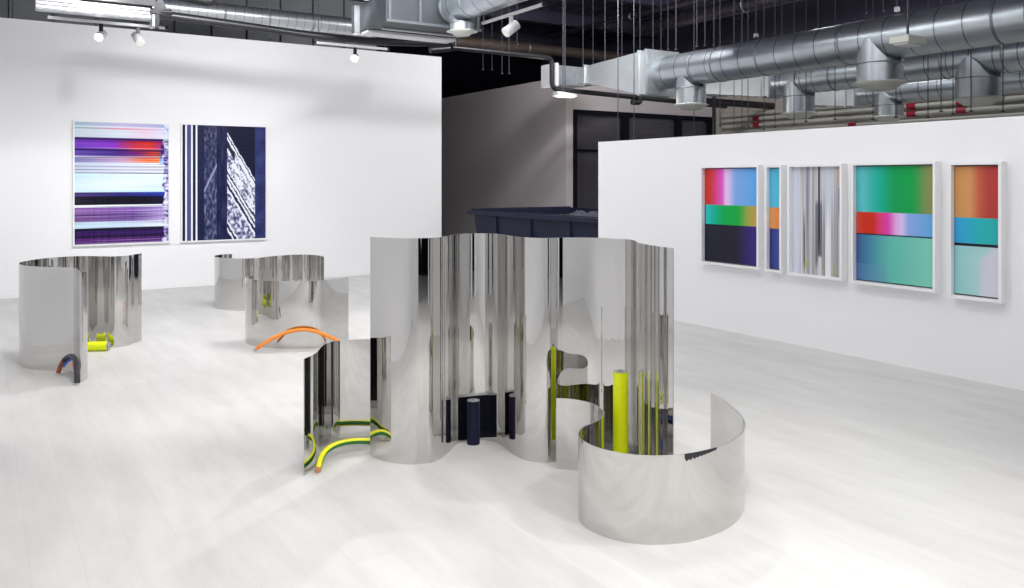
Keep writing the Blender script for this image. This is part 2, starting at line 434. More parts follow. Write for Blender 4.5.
# orange arch
pts = [P(254.8, 351.0, 7.72), P(262, 345, 7.71), P(272, 338.6, 7.73), P(285, 333, 7.77), P(300, 329.8, 7.80), P(313, 330.8, 7.82), P(325, 334.8, 7.84), P(336, 339.8, 7.86), P(344, 344.0, 7.87), P(349, 346.5, 7.88)]
pts[0].z = 0.022
pts[-1].z = 0.02
o0 = Vector((pts[0].x, pts[0].y, 0))
L = spline([p-o0 for p in pts], 0.02)
t = empty('cable', o0, 0, 'thick orange cable arching up from the floor in front of a low steel panel', 'cable')
bm = bmesh.new(); sweep(bm, L[1:], 0.0165, 18); from_bm('cable_sheath', bm, M['orange'], t)
e0 = L[1]; d0 = (L[0]-L[2]).normalized()
bm = bmesh.new(); sweep(bm, [e0-d0*0.002, e0+d0*0.030], 0.013, 16); from_bm('cable_end', bm, M['steel_end'], t)['label'] = 'bare silver cable end'

# yellow-green earth cable
pts = [P(318.3, 470.0, 4.53), P(319.5, 463, 4.58), P(323.2, 454.5, 4.66), P(329.5, 448.2, 4.73), P(338, 444.2, 4.78), P(348, 441.8, 4.82), P(358, 441.0, 4.85), P(369, 441.2, 4.87), P(380, 442.5, 4.91), P(390, 445.5, 4.97)]
pts[0].z = 0.022
o0 = Vector((pts[0].x, pts[0].y, 0)); L = spline([p-o0 for p in pts], 0.012)
for p in L: p.z = max(p.z, 0.019)
t = empty('cable', o0, 0, 'yellow and green striped cable curving out from beneath the half-height steel sheet', 'cable')
def yg(k, seg):
    a = k/seg
    return 1 if (0.40 < a < 0.62 or a > 0.90 or a < 0.10) else 0
bm = bmesh.new(); sweep(bm, L, 0.0178, 24, mi=yg, capmi=0); from_bm('cable_sheath', bm, [M['yellow'], M['green']], t)
d0 = (L[0]-L[2]).normalized()
bm = bmesh.new(); sweep(bm, [L[0]-d0*0.001, L[0]+d0*0.010], 0.0155, 18); from_bm('cable_end', bm, M['copper_end'], t)['label'] = 'pinkish copper cable end'

# black cable arch at the leftmost sculpture: an outer sheath and coloured cores
pk = [P(58.2, 373.0, 6.79), P(60.8, 365.0, 6.80), P(65.5, 358.8, 6.78), P(70.5, 356.0, 6.73), P(74.6, 358.6, 6.64), P(76.6, 367.5, 6.54), P(77.2, 381.6, 6.48)]
pk[0].z = 0.02; pk[-1].z = 0.015
o0 = Vector((pk[0].x, pk[0].y, 0)); L = spline([p-o0 for p in pk], 0.008)
t = empty('cable', o0, 0, 'short black cable bent over beside the front corner of the leftmost sheet', 'cable')
n = len(L)
bm = bmesh.new(); sweep(bm, L[int(n*0.20):], 0.0205, 16); from_bm('cable_sheath', bm, M['rubber_black'], t)
bm = bmesh.new(); sweep(bm, L[:int(n*0.20)+1], 0.018, 16); from_bm('cable_core', bm, M['brown'], t)['label'] = 'rust brown inner cable'
L2 = [p+Vector((0.022, -0.012, -0.022)) for p in L[int(n*0.14):int(n*0.40)]]
bm = bmesh.new(); sweep(bm, L2, 0.010, 12); from_bm('cable_core', bm, M['blue'], t)['label'] = 'bright blue inner core'
L2 = [p+Vector((-0.014, -0.016, -0.004)) for p in L[int(n*0.66):int(n*0.80)]]
bm = bmesh.new(); sweep(bm, L2, 0.006, 12); from_bm('cable_core', bm, M['redwire'], t)['label'] = 'thin red wire'

# cable bundle placed unseen behind the low ring, for reflections in the tall sheet
rod_cyl('upright_tube', Vector((-0.58, 5.10, 0)), 0.56, 0.085, 'rubber_black', 'thick black upright tube added unseen behind the tall sheet for dark reflections in the half-height sheet', 'tube')  # added hidden tube, darkens reflections in the half-height sheet
def bundle(base, dirv, label):
    t = empty('cable_bundle', base, 0, label, 'cable')
    for k in range(4):
        off = Vector((dirv.y, -dirv.x, 0))*(k-1.5)*0.030
        zz = 0.016
        L = spline([off+Vector((0, 0, zz)), off+dirv*0.12+Vector((0, 0, zz+0.10+0.01*k)), off+dirv*0.26+Vector((0, 0, zz+0.11)), off+dirv*0.36+Vector((0, 0, zz))], 0.01)
        bm = bmesh.new(); sweep(bm, L, 0.0125, 14)
        from_bm('cable_sheath', bm, M[['rubber_black', 'blue', 'rubber_black', 'rubber_black'][k]], t)
bundle(Vector((0.86, 3.88, 0)), Vector((-1, 0.28, 0)).normalized(), 'black and blue cable bundle inside the low steel ring, placed unseen for its reflection')

# ---------------------------------------------------------------- room
fl_bm = bmesh.new(); bbox(fl_bm, (0, 0, -0.05), (40, 46, 0.1))
floor = struct(from_bm('floor', fl_bm, M['floor'])); floor.location = (2, 6, 0)
WL = 13.11; PA = 6.665
HWL = 3.785; HWR = 2.088
aL = ab(on_b(441.5, 250, WL))[0]
AW = -0.72
struct(box_ab('wall_left', AW, aL, WL, WL+0.18, 0, HWL, M['wall']))
struct(box_ab('baseboard_left', AW, aL, WL-0.012, WL-0.0005, 0.0, 0.062, M['frame']))
bR = ab(on_a(598.3, 300, PA))[1]
struct(box_ab('wall_right', PA, PA+0.16, 2.2, bR, 0, HWR, M['wall']))
# the parts of the gallery behind the camera
struct(box_ab('wall_side', AW-0.18, AW, 1.2, WL+0.18, 0, HWL, M['wall']))
struct(box_ab('wall_backstage', -6, 15, -5.2, -5.0, 0, 5.3, M['dark']))
struct(box_ab('wall_backstage', 9.2, 9.4, -5.2, 2.2, 0, 5.3, M['dark']))
struct(box_ab('wall_backstage', -6.2, -6, -5.2, 15, 0, 5.3, M['dark']))
struct(box_ab('wall_rear', AW, 1.3, -1.95, -1.8, 0, HWL, M['wall']))
struct(box_ab('wall_side', AW-0.18, AW, -1.95, 1.2, 0, HWL, M['wall']))
struct(box_ab('wall_rear', 2.5, 3.3, -1.95, -1.8, 0, HWL, M['wall']))
struct(box_ab('wall_rear', 5.0, 5.9, -1.95, -1.8, 0, HWL, M['wall']))
# far walls
AC = 9.47
WB = 12.93
struct(box_ab('wall_back', AC, AC+0.15, WB+0.0, 20, 0, 3.60, M['wall_grey']))
a_w0 = ab(on_b(573, 150, WB))[0]; a_w1 = ab(on_b(713, 150, WB))[0]
struct(box_ab('wall_window', AC+0.15, a_w0, WB, WB+0.15, 0, 3.60, M['wall_grey']))
struct(box_ab('wall_window', a_w0, a_w1, WB, WB+0.15, 2.97, 3.60, M['wall_grey']))
AS = a_w1+0.35
struct(box_ab('wall_window', a_w1, AS, WB, WB+0.15, 0, 3.60, M['wall_beige']))
struct(box_ab('wall_service', AS, AS+0.15, 2.0, WB, 0, 3.6, M['wall_beige']))
struct(box_ab('wall_service', AS, AS+0.15, 2.0, 20, 3.6, 5.3, M['ceil']))
struct(box_ab('wall_far', -8, 16, 20, 20.2, 0, 5.3, M['dark']))
# glazing
wf = empty('window_1', AB((a_w0+a_w1)/2, WB, 0), ROTU); wf['kind'] = 'structure'
wd = a_w1-a_w0
def lin(px): return ab(on_b(px, 150, WB))[0]-(a_w0+a_w1)/2
bm = bmesh.new()
bbox(bm, (0, 0.04, 2.93), (wd, 0.10, 0.08)); bbox(bm, (0, 0.04, 2.18), (wd, 0.06, 0.05))
for px, w in ((575, 0.10), (626, 0.16), (679, 0.14), (711, 0.12)):
    bbox(bm, (lin(px), 0.04, 1.445), (w, 0.10, 2.89))
from_bm('window_frame', bm, M['dark'], wf)
bm = bmesh.new(); bbox(bm, (0, 0.09, 1.45), (wd-0.02, 0.012, 2.9)); from_bm('window_pane', bm, M['glass_dark'], wf)

# cladding behind the left wall (ribbed sheet)
bm = bmesh.new(); a = -8.0; prof = []
aend = ab(on_b(352, 30, 14.9))[0]
while a < aend:
    prof += [(a, 0.0), (a+0.52, 0.0), (a+0.535, -0.045), (a+0.575, -0.045), (a+0.59, 0.0)]; a += 0.60
vs0 = [bm.verts.new((x, y, 0)) for x, y in prof]; vs1 = [bm.verts.new((x, y, 6.0)) for x, y in prof]
bk0 = [bm.verts.new((x, 0.08, 0)) for x, y in (prof[0], prof[-1])]; bk1 = [bm.verts.new((x, 0.08, 6.0)) for x, y in (prof[0], prof[-1])]
for i in range(len(prof)-1): bm.faces.new((vs0[i], vs0[i+1], vs1[i+1], vs1[i]))
bm.faces.new((bk0[1], bk0[0], bk1[0], bk1[1]))
bm.faces.new((vs0[-1], bk0[1], bk1[1], vs1[-1])); bm.faces.new((bk0[0], vs0[0], vs1[0], bk1[0]))
o = struct(from_bm('wall_cladding', bm, M['cladding'])); o.location = AB(0, 14.9, 0); o.rotation_euler = (0, 0, ROTU)

# ceiling deck with ribs
bm = bmesh.new(); a = -9.0
ribs = []
while a < 17.0:
    ribs += [(a, 0), (a+0.22, 0), (a+0.25, 0.05), (a+0.36, 0.05), (a+0.39, 0)]; a += 0.39
v0 = [bm.verts.new((x, -9, 5.3+z)) for x, z in ribs]; v1 = [bm.verts.new((x, 21, 5.3+z)) for x, z in ribs]
for i in range(len(ribs)-1): bm.faces.new((v0[i], v1[i], v1[i+1], v0[i+1]))
tv = [bm.verts.new(c) for c in ((-9, -9, 5.45), (17, -9, 5.45), (17, 21, 5.45), (-9, 21, 5.45))]; bm.faces.new(tv)
o = struct(from_bm('ceiling', bm, M['ceil'])); o.rotation_euler = (0, 0, ROTU)
for k, bb in enumerate((6.4, 12.2, 14.8, 17.4)):
    bm = bmesh.new(); bbox(bm, (0, 0, 0.15), (25, 0.02, 0.26)); bbox(bm, (0, 0, 0.01), (25, 0.16, 0.02)); bbox(bm, (0, 0, 0.29), (25, 0.16, 0.02))
    o = struct(from_bm('trim_%d' % (k+1), bm, M['ceil'])); o.location = AB(4, bb, 5.0); o.rotation_euler = (0, 0, ROTU)

# ---------------------------------------------------------------- artworks
def lerp3(a, b, t): return tuple(a[i]+(b[i]-a[i])*t for i in range(3))
def ramp(stops, x):
    if x <= stops[0][0]: return stops[0][1]
    for (x0, c0), (x1, c1) in zip(stops, stops[1:]):
        if x <= x1: return lerp3(c0, c1, (x-x0)/max(1e-6, x1-x0))
    return stops[-1][1]
def lin_rgb(c): return tuple(((v/255)/12.92 if v/255 <= 0.04045 else ((v/255+0.055)/1.055)**2.4) for v in c)
def artwork(org, rz, w, h, depth, member, fn, nu, nv, label, recess, group, matname, shadowgap=0.0):
    """org: lower left corner on the wall; local x along the picture, -y out of the wall"""
    t = empty('framed_print', org, rz, label, 'picture', group)
    bm = bmesh.new()
    m = member
    for cx, cz, sx, sz in ((w/2, m/2, w, m), (w/2, h-m/2, w, m)):
        bbox(bm, (cx, -depth/2, cz), (sx, depth, sz), 0, 0.0015)
    for cx in (m/2, w-m/2): bbox(bm, (cx, -depth/2, h/2), (m, depth, h-2*m), 0, 0.0015)
    from_bm('picture_frame', bm, M['frame'], t)
    if shadowgap:
        bm = bmesh.new(); bbox(bm, (w/2, -(depth-recess)/2+0.004, h/2), (w-2*m, depth-recess-0.008, h-2*m)); from_bm('backing_board', bm, M['backing'], t)
    g = shadowgap
    x0, x1, z0, z1 = m+g*0.3, w-m-g*0.3, m+g, h-m-g
    verts = []; cols = []
    for j in range(nv+1):
        for i in range(nu+1):
            verts.append((x0+(x1-x0)*i/nu, -(depth-recess), z0+(z1-z0)*j/nv))
    faces = []
    for j in range(nv):
        for i in range(nu):
            k = j*(nu+1)+i; faces.append((k, k+1, k+nu+2, k+nu+1))
    # closed back so that the print has a thickness
    nb = len(verts); yb = -(depth-recess)+0.006
    verts += [(x0, yb, z0), (x1, yb, z0), (x1, yb, z1), (x0, yb, z1)]
    c00, c10, c11, c01 = 0, nu, nv*(nu+1)+nu, nv*(nu+1)
    faces += [(nb, nb+3, nb+2, nb+1)]
    me = bpy.data.meshes.new('print'); me.from_pydata(verts, [], faces)
    ca = me.color_attributes.new('Print', 'FLOAT_COLOR', 'CORNER')
    buf = np.zeros((len(me.loops), 4), np.float32); buf[:, 3] = 1
    li = 0
    for j in range(nv):
        for i in range(nu):
            c = lin_rgb(fn((i+0.5)/nu, (j+0.5)/nv)); buf[li:li+4, :3] = c; li += 4
    ca.data.foreach_set('color', buf.ravel())
    link('print', me, art_mat(matname), t)
    return t
def n2(x, y, s=0.0): return noise.noise(Vector((x, y, s)))   # about -1..1

WH = (238, 244, 250)
def art_bands(x, y):
    t = 1-y                                      # from the top
    j = 0.006*n2(x*3, t*9)+ (0.010*n2(x*30, t*40) if x > 0.93 else 0)
    e = x*1.0
    fl = n2(0.2+x*0.25, t*330, 8)+0.5*n2(x*0.6, t*700, 2)
    def b(c, v=12):
        if 0.13 < t < 0.42 or t > 0.68:
            if fl > 0.30: c = lerp3(c, (214, 214, 240), min(0.55, (fl-0.30)*2.2))
            elif fl < -0.28: c = lerp3(c, (34, 18, 70), min(0.6, (-fl-0.28)*2.4))
        k = v*n2(0.3+x*1.5, t*260, 3)+v*0.7*n2(x*0.8, t*90, 5)
        return tuple(max(0, min(255, q+k)) for q in c)
    if x > 0.945+0.03*n2(1.3, t*22, 2):
        k = n2(x*14, t*34, 9)+0.5*n2(x*40, t*90, 4)
        lo = (70, 50, 140) if t > 0.14 else (170, 180, 225)
        return b(lerp3(lo, (232, 234, 250), max(0, min(1, 0.55+1.3*k))), 20)
    if x > 0.91+0.05*n2(0.7, t*18, 6) and 0.17 < t < 0.36:
        return b(ramp([(0.17, (40, 30, 90)), (0.24, (60, 20, 120)), (0.30, (90, 150, 220)), (0.36, (240, 240, 250))], t), 30)
    if t < 0.03: return b(ramp([(0, (160, 190, 205)), (0.5, (200, 190, 230)), (1, (170, 180, 225))], x))
    if t < 0.125:
        base = ramp([(0, (205, 218, 230)), (0.45, (222, 230, 244)), (0.75, (238, 214, 234)), (1, (225, 232, 250))], x)
        if 0.04 < t < 0.055: base = ramp([(0, (150, 195, 205)), (0.5, (235, 150, 175)), (0.8, (225, 190, 225)), (1, (190, 210, 240))], x)
        return b(base)
    if t < 0.145: return b((60, 18, 110))
    if t < 0.215:
        return b(ramp([(0, (112, 62, 186)), (0.4, (132, 46, 196)), (0.62, (205, 44, 70)), (0.8, (222, 48, 30)), (1, (140, 40, 200))], x), 22)
    if t < 0.235: return b(ramp([(0, (44, 22, 96)), (0.5, (40, 14, 96)), (0.62, (120, 20, 50)), (0.95, (60, 20, 70))], x))
    if t < 0.275: return b(ramp([(0, (96, 66, 176)), (0.4, (70, 40, 140)), (0.65, (120, 30, 120)), (0.85, (215, 60, 30)), (1, (30, 90, 210))], x), 30)
    if t < 0.285: return b(WH)
    if t < 0.33: return b(ramp([(0, (128, 130, 180)), (0.5, (190, 150, 190)), (0.78, (235, 92, 26)), (0.93, (232, 120, 40)), (1, WH)], x), 34)
    if t < 0.42: return b(ramp([(0, (190, 205, 226)), (0.5, (216, 222, 240)), (1, (236, 240, 252))], x), 26)
    if t < 0.56:
        k = 0.5+0.5*math.sin(6*(t-0.42)+x*2)
        return b(lerp3((176, 224, 232), (226, 240, 250), k), 10)
    if t < 0.575: return b((206, 236, 244))
    if t < 0.61: return b(ramp([(0, (74, 56, 120)), (0.5, (44, 40, 120)), (1, (30, 60, 170))], x), 24)
    v = 22*n2(x*55, 0.2, 7)
    if t < 0.68: return b(tuple(q+v*0.8 for q in ramp([(0, (38, 34, 50)), (0.2, (20, 18, 34)), (0.6, (14, 12, 26)), (1, (30, 20, 60))], x)))
    if t < 0.70: return b(WH)
    if t < 0.75: return b(tuple(q+v*0.6 for q in ramp([(0, (150, 104, 176)), (0.6, (136, 92, 180)), (1, (190, 170, 230))], x)), 22)
    if t < 0.815: return b(tuple(q+v*0.6 for q in ramp([(0, (126, 90, 150)), (0.6, (112, 84, 150)), (1, (200, 180, 235))], x)), 40)
    if t < 0.87: return b(ramp([(0, (196, 226, 240)), (0.6, (204, 222, 246)), (1, (236, 240, 252))], x), 10)
    if t < 0.89: return b((20, 22, 44))
    if t < 0.93: return b(tuple(q+v for q in (56, 24, 96)))
    if t < 0.95: return b(tuple(q+v*0.7 for q in (34, 20, 60)))
    return b(tuple(q+v for q in (84, 34, 112)))

def art_navy(x, y):
    t = 1-y
    NV = (24, 28, 62); WT = (236, 238, 250); MD = (62, 66, 118)
    g = 10*n2(x*40, t*50)
    def o(c): return tuple(max(0, min(255, q+g)) for q in c)
    if x < 0.035: return o((30, 28, 56))
    if x < 0.052: return WT
    if x < 0.098: return o((76, 78, 128))
    if x < 0.118: return WT
    if x < 0.152: return o((34, 30, 56))
    if x < 0.172: return WT
    if x < 0.255: return o((28, 34, 70))
    if x < 0.40:
        tr = 0.60-1.55*(x-0.255)
        if abs(t-tr+0.03) < 0.018: return o((150, 152, 190))
        k = n2(x*40, t*22, 1)+0.6*n2(x*90, t*60, 2)
        c = lerp3((44, 50, 86), (150, 152, 182), max(0, min(1, 0.25+0.9*k)))
        return o(lerp3(c, NV, 0.35 if t < tr else 0.1))
    if x < 0.53: return o(lerp3(NV, (48, 50, 92), max(0, min(1, 0.4+n2(x*30, t*6, 4)))))
    if x < 0.865:
        s = t-1.22*(x-0.53)+0.014*n2(x*22, t*22, 11)+0.008*n2(x*60, t*60, 12)      # diagonal coordinate
        if s < 0.06: return o((22, 26, 54))
        if s < 0.50:
            if s < 0.08: return WT
            if s < 0.10: return o((60, 64, 104))
            if s < 0.125: return WT
            if s < 0.20 and x < 0.62: return o((40, 42, 70))
            if s < 0.40:
                u_ = (t*0.63+x*0.77); w_ = s
                k = n2(u_*9, w_*26, 5)+0.7*n2(x*50, t*50, 6)
                return o(lerp3((70, 72, 110), WT, max(0, min(1, 0.85+1.5*k))))
            if s < 0.42: return o((30, 30, 60))
            if s < 0.45: return WT
            if s < 0.47: return o((60, 60, 90))
            return WT
        if s < 0.54: return o((34, 36, 70))
        if s < 0.575: return WT
        if s < 0.83:
            k = n2(x*30, t*30, 8)+0.7*n2(x*80, t*80, 9)
            return o(lerp3((70, 70, 120), WT, max(0, min(1, 0.5+1.4*k))))
        if s < 0.86: return WT
        if s < 0.90: return o((40, 42, 80))
        if s < 0.93: return WT
        return o((34, 36, 72))
    return o(lerp3((38, 44, 92), (58, 66, 118), max(0, min(1, 0.5+0.8*n2(x*8, t*10, 3)))))

def grad1(x, y):
    t = 1-y
    if t < 0.385:
        return ramp([(0, (202, 54, 46)), (0.10, (206, 54, 50)), (0.24, (220, 70, 150)), (0.34, (224, 92, 204)), (0.40, (236, 196, 240)), (0.47, (214, 196, 242)), (0.58, (132, 172, 236)), (1, (84, 168, 230))], x)
    if t < 0.60:
        return ramp([(0, (26, 30, 60)), (0.03, (60, 196, 200)), (0.16, (0, 180, 160)), (0.36, (0, 170, 80)), (0.62, (20, 172, 64)), (0.78, (150, 166, 70)), (1, (216, 158, 86))], x)
    return ramp([(0, (28, 30, 44)), (0.6, (34, 32, 50)), (0.74, (46, 36, 96)), (1, (66, 40, 138))], x)
def grad2(x, y):
    t = 1-y
    if t < 0.39: return ramp([(0, (86, 184, 224)), (0.8, (84, 190, 214)), (1, (80, 186, 190))], x)
    if t < 0.60: return ramp([(0, (222, 160, 96)), (1, (232, 130, 66))], x)
    return ramp([(0, (52, 52, 132)), (1, (70, 96, 158))], x)
def stripes3(x, y):
    t = 1-y
    tt = t+0.06*n2(x*90, 1.0, 4)                   # ragged ends of the streaks
    k = 0.8*n2(x*22, t*0.6, 2)+0.8*n2(x*60, t*0.9, 3)+0.4*n2(x*140, t*1.5, 5)
    c = 182+62*k
    col = (c, c, c*1.025)
    def sm(a, b_, v): return max(0.0, min(1.0, (v-a)/(b_-a)))
    def band(x0, x1, e=0.012): return sm(x0-e, x0, x)*(1-sm(x1, x1+e, x))
    col = lerp3(col, (208+20*k, 211+18*k, 226+12*k), 1-sm(0.12, 0.2, x))
    col = lerp3(col, (206, 214, 228), 0.7*band(0.60, 0.84)*(1-sm(0.2, 0.6, tt)))
    col = lerp3(col, (112, 116, 168), 0.8*band(0.315, 0.33)*(1-sm(0.5, 0.8, tt)))
    col = lerp3(col, (96, 94, 104), 0.75*band(0.48, 0.60)*sm(0.30, 0.36, tt)*(1-sm(0.86, 0.95, tt)))
    col = lerp3(col, (56, 50, 66), 0.85*band(0.53, 0.565, 0.006)*(1-sm(0.68, 0.86, tt)))
    col = lerp3(col, (214, 212, 216), band(0.535, 0.595, 0.006)*sm(0.81, 0.84, t))
    col = lerp3(col, (76, 78, 76), 0.8*band(0.235, 0.262, 0.008)*sm(0.36, 0.62, tt)*(1-sm(0.88, 1.0, tt)))
    col = lerp3(col, (176, 182, 50), 0.8*band(0.28, 0.305, 0.01)*sm(0.84, 0.88, tt)*(1-sm(0.92, 0.96, tt)))
    col = lerp3(col, (238, 238, 244), 0.9*band(0.675, 0.765)*sm(0.25+2.2*abs(x-0.72), 0.55+3*abs(x-0.72), tt))
    col = lerp3(col, (166, 164, 96), 0.6*band(0.63, 0.65)*sm(0.84, 0.9, tt))
    col = lerp3(col, (172, 168, 104), 0.6*band(0.83, 0.87)*sm(0.84, 0.9, tt))
    col = lerp3(col, (198, 154, 122), 0.9*band(0.92, 0.975)*(1-sm(0.16, 0.19, t)))
    col = lerp3(col, (74, 72, 88), 0.8*band(0.93, 0.97)*sm(0.18, 0.2, t)*(1-sm(0.36, 0.52, tt)))
    return tuple(max(20, min(250, q)) for q in col)
def grad4(x, y):
    t = 1-y
    if t < 0.405:
        return ramp([(0, (76, 186, 200)), (0.10, (92, 192, 196)), (0.32, (20, 176, 150)), (0.5, (8, 158, 84)), (0.72, (14, 162, 76)), (0.86, (110, 150, 84)), (1, (156, 146, 84))], x)
    if t < 0.585:
        return ramp([(0, (214, 82, 66)), (0.10, (206, 48, 26)), (0.22, (206, 44, 30)), (0.30, (220, 60, 110)), (0.42, (224, 66, 176)), (0.52, (226, 170, 230)), (0.60, (224, 200, 246)), (0.68, (142, 172, 232)), (1, (96, 168, 224))], x)
    if t < 0.605: return (30, 32, 54)
    c = ramp([(0, (62, 92, 150)), (0.2, (72, 142, 166)), (0.45, (98, 190, 176)), (1, (134, 208, 188))], x)
    if x < 0.4 and t > 0.85: c = lerp3(c, (110, 150, 190), 0.35)
    return c
def grad5(x, y):
    t = 1-y
    if t < 0.395: return ramp([(0, (206, 150, 90)), (0.35, (212, 150, 96)), (0.55, (196, 96, 70)), (0.75, (178, 66, 60)), (1, (184, 62, 62))], x)
    if t < 0.60: return ramp([(0, (56, 160, 216)), (0.3, (48, 170, 206)), (0.6, (44, 180, 180)), (1, (44, 172, 176))], x)
    if t < 0.625: return (34, 26, 40)
    k = 0.58 if t > 0.72 else 0.58+(0.72-t)*3
    return ramp([(0, (148, 206, 208)), (k-0.06, (172, 214, 214)), (k+0.04, (206, 210, 222)), (1, (214, 212, 224))], x)

def wall_art_L(x0, x1, ytl, ybl, fn, label, nm, nu, nv):
    dep = 0.05; b = WL-dep
    p0 = on_b(x0, ytl, b); q0 = on_b(x0, ybl, b); p1 = on_b(x1, 180, b)
    a0, a1 = ab(p0)[0], ab(p1)[0]
    return artwork(AB(a0, WL-0.0005, q0.z), ROTU, a1-a0, p0.z-q0.z, dep, 0.022, fn, nu, nv, label, 0.012, None, nm)
wall_art_L(72.8, 170.2, 119.8, 246.6, art_bands, 'large print of purple, red and pale blue horizontal bands on the left wall', 'banded_print', 150, 240)
wall_art_L(180.9, 267.2, 122.9, 242.7, art_navy, 'large navy and white print with diagonal white streaks on the left wall', 'navy_print', 150, 200)

GR = 'prints in white box frames on the right wall'
def wall_art_R(x0, x1, yt, yb, fn, label, nm, nu, nv, gap=0.012):
    """yt at left px x0, yb bottom at x1 (front face)"""
    dep = 0.085; a = PA-dep
    p0 = on_a(x0, yt, a); p1 = on_a(x1, yb, a)
    b0, b1 = ab(p0)[1], ab(p1)[1]
    w = b0-b1
    # local x runs along -V
    return artwork(AB(PA-0.0005, b0, p1.z), ROTU-math.pi/2, w, p0.z-p1.z, dep, 0.024, fn, nu, nv, label, 0.045, GR, nm, gap)
wall_art_R(700.0, 758.3, 165.9, 270.0, grad1, 'print with red, pink and blue over green over black blocks, farthest along right wall', 'gradient_print_a', 80, 90)
wall_art_R(764.5, 781.2, 165.2, 273.4, grad2, 'narrow strip print in blue, orange and navy, slimmest on the right wall', 'gradient_print_b', 30, 90)
wall_art_R(787.2, 841.7, 164.6, 281.2, stripes3, 'grey and white vertically streaked print, middle of the right wall row', 'streaked_print', 140, 110, 0.0)
wall_art_R(850.6, 935.3, 162.8, 292.9, grad4, 'widest print on the right wall, green above pink above pale teal', 'gradient_print_c', 90, 90)
wall_art_R(948.0, 1001.3, 162.2, 303.8, grad5, 'orange and red over blue over pale grey print, nearest on right wall', 'gradient_print_d', 80, 90)

# ---------------------------------------------------------------- skip behind the gap
C1 = P(473.5, 212, 14.0); C1.z = 0
ca, cb = ab(C1)
t = empty('skip', AB(ca, cb, 0), ROTU, 'dark navy steel skip full of grey rubble, standing in the gap between the walls', 'skip')
Ln = 4.2; Wd = 2.05; Hs = 1.10
def taper_box(bm, x0, x1, y0, y1, z0, z1, inset, mi=0):
    v = [bm.verts.new(c) for c in ((x0+inset, y0+inset, z0), (x1-inset, y0+inset, z0), (x1-inset, y1-inset, z0), (x0+inset, y1-inset, z0),
                                   (x0, y0, z1), (x1, y0, z1), (x1, y1, z1), (x0, y1, z1))]
    for f in ((0, 3, 2, 1), (0, 1, 5, 4), (1, 2, 6, 5), (2, 3, 7, 6), (3, 0, 4, 7)): bm.faces.new([v[i] for i in f])
    return v
bm = bmesh.new()
vo = taper_box(bm, 0, Wd, -Ln, 0, 0.04, Hs, 0.10)
vi = [bm.verts.new(c) for c in ((0.05, -Ln+0.05, Hs), (Wd-0.05, -Ln+0.05, Hs), (Wd-0.05, -0.05, Hs), (0.05, -0.05, Hs))]
vb = [bm.verts.new((v.co.x, v.co.y, Hs-0.35)) for v in vi]
for i in range(4):
    j = (i+1) % 4
    bm.faces.new((vo[4+i], vo[4+j], vi[j], vi[i])); bm.faces.new((vi[i], vi[j], vb[j], vb[i]))
bm.faces.new(vb)
from_bm('skip_body', bm, M['skip'], t)
bm = bmesh.new()
bbox(bm, (-0.045, -Ln/2, Hs-0.045), (0.08, Ln+0.18, 0.07), 0, 0.01); bbox(bm, (Wd+0.045, -Ln/2, Hs-0.045), (0.08, Ln+0.18, 0.07), 0, 0.01)
bbox(bm, (Wd/2, 0.045, Hs-0.02), (Wd, 0.08, 0.08), 0, 0.01); bbox(bm, (Wd/2, -Ln-0.045, Hs-0.02), (Wd, 0.08, 0.08), 0, 0.01)
from_bm('rim', bm, M['skip'], t)
for yy in (-0.7, -1.7, -2.7, -3.6):
    bm = bmesh.new(); bbox(bm, (0.02, yy, 0.53), (0.06, 0.09, 0.98), 0, 0.006); from_bm('stiffener', bm, M['skip'], t)
bm = bmesh.new()
gx, gy = 40, 70; gv = {}
for i in range(gx+1):
    for j in range(gy+1):
        x = 0.06+(Wd-0.12)*i/gx; y = -Ln+0.06+(Ln-0.12)*j/gy
        z = Hs-0.16+0.16*n2(x*1.5, y*1.2, 1)+0.10*abs(n2(x*5, y*5, 4))+0.05*n2(x*14, y*14, 6)
        gv[i, j] = bm.verts.new((x, y, z))
for i in range(gx):
    for j in range(gy): bm.faces.new((gv[i, j], gv[i+1, j], gv[i+1, j+1], gv[i, j+1]))
tag(from_bm('rubble', bm, M['rubble'], t), 'grey broken rubble fill', kind='stuff')

# ---------------------------------------------------------------- ducts
def cyl_obj(name, p0, p1, r, material, parent, seg=40):
    """straight tube as a child in parent's space with its own axis along local Z"""
    p0 = Vector(p0); p1 = Vector(p1); d = p1-p0
    bm = bmesh.new(); sweep(bm, [(0, 0, 0), (0, 0, d.length)], r, seg)
    o = from_bm(name, bm, material, parent); o.location = p0
    o.rotation_mode = 'QUATERNION'; o.rotation_quaternion = Vector((0, 0, 1)).rotation_difference(d.normalized())
    return o
def ring_obj(name, p, d, r, w, material, parent, hgt=0.012):
    d = d.normalized(); bm = bmesh.new()
    sweep(bm, [p-d*w/2, p-d*w/4, p+d*w/4, p+d*w/2], [r, r+hgt, r+hgt, r], 40, cap=False)
    return from_bm(name, bm, material, parent)
M['joint'] = mat('duct_joint', (0.30, 0.33, 0.36), 0.5, metal=0.8)

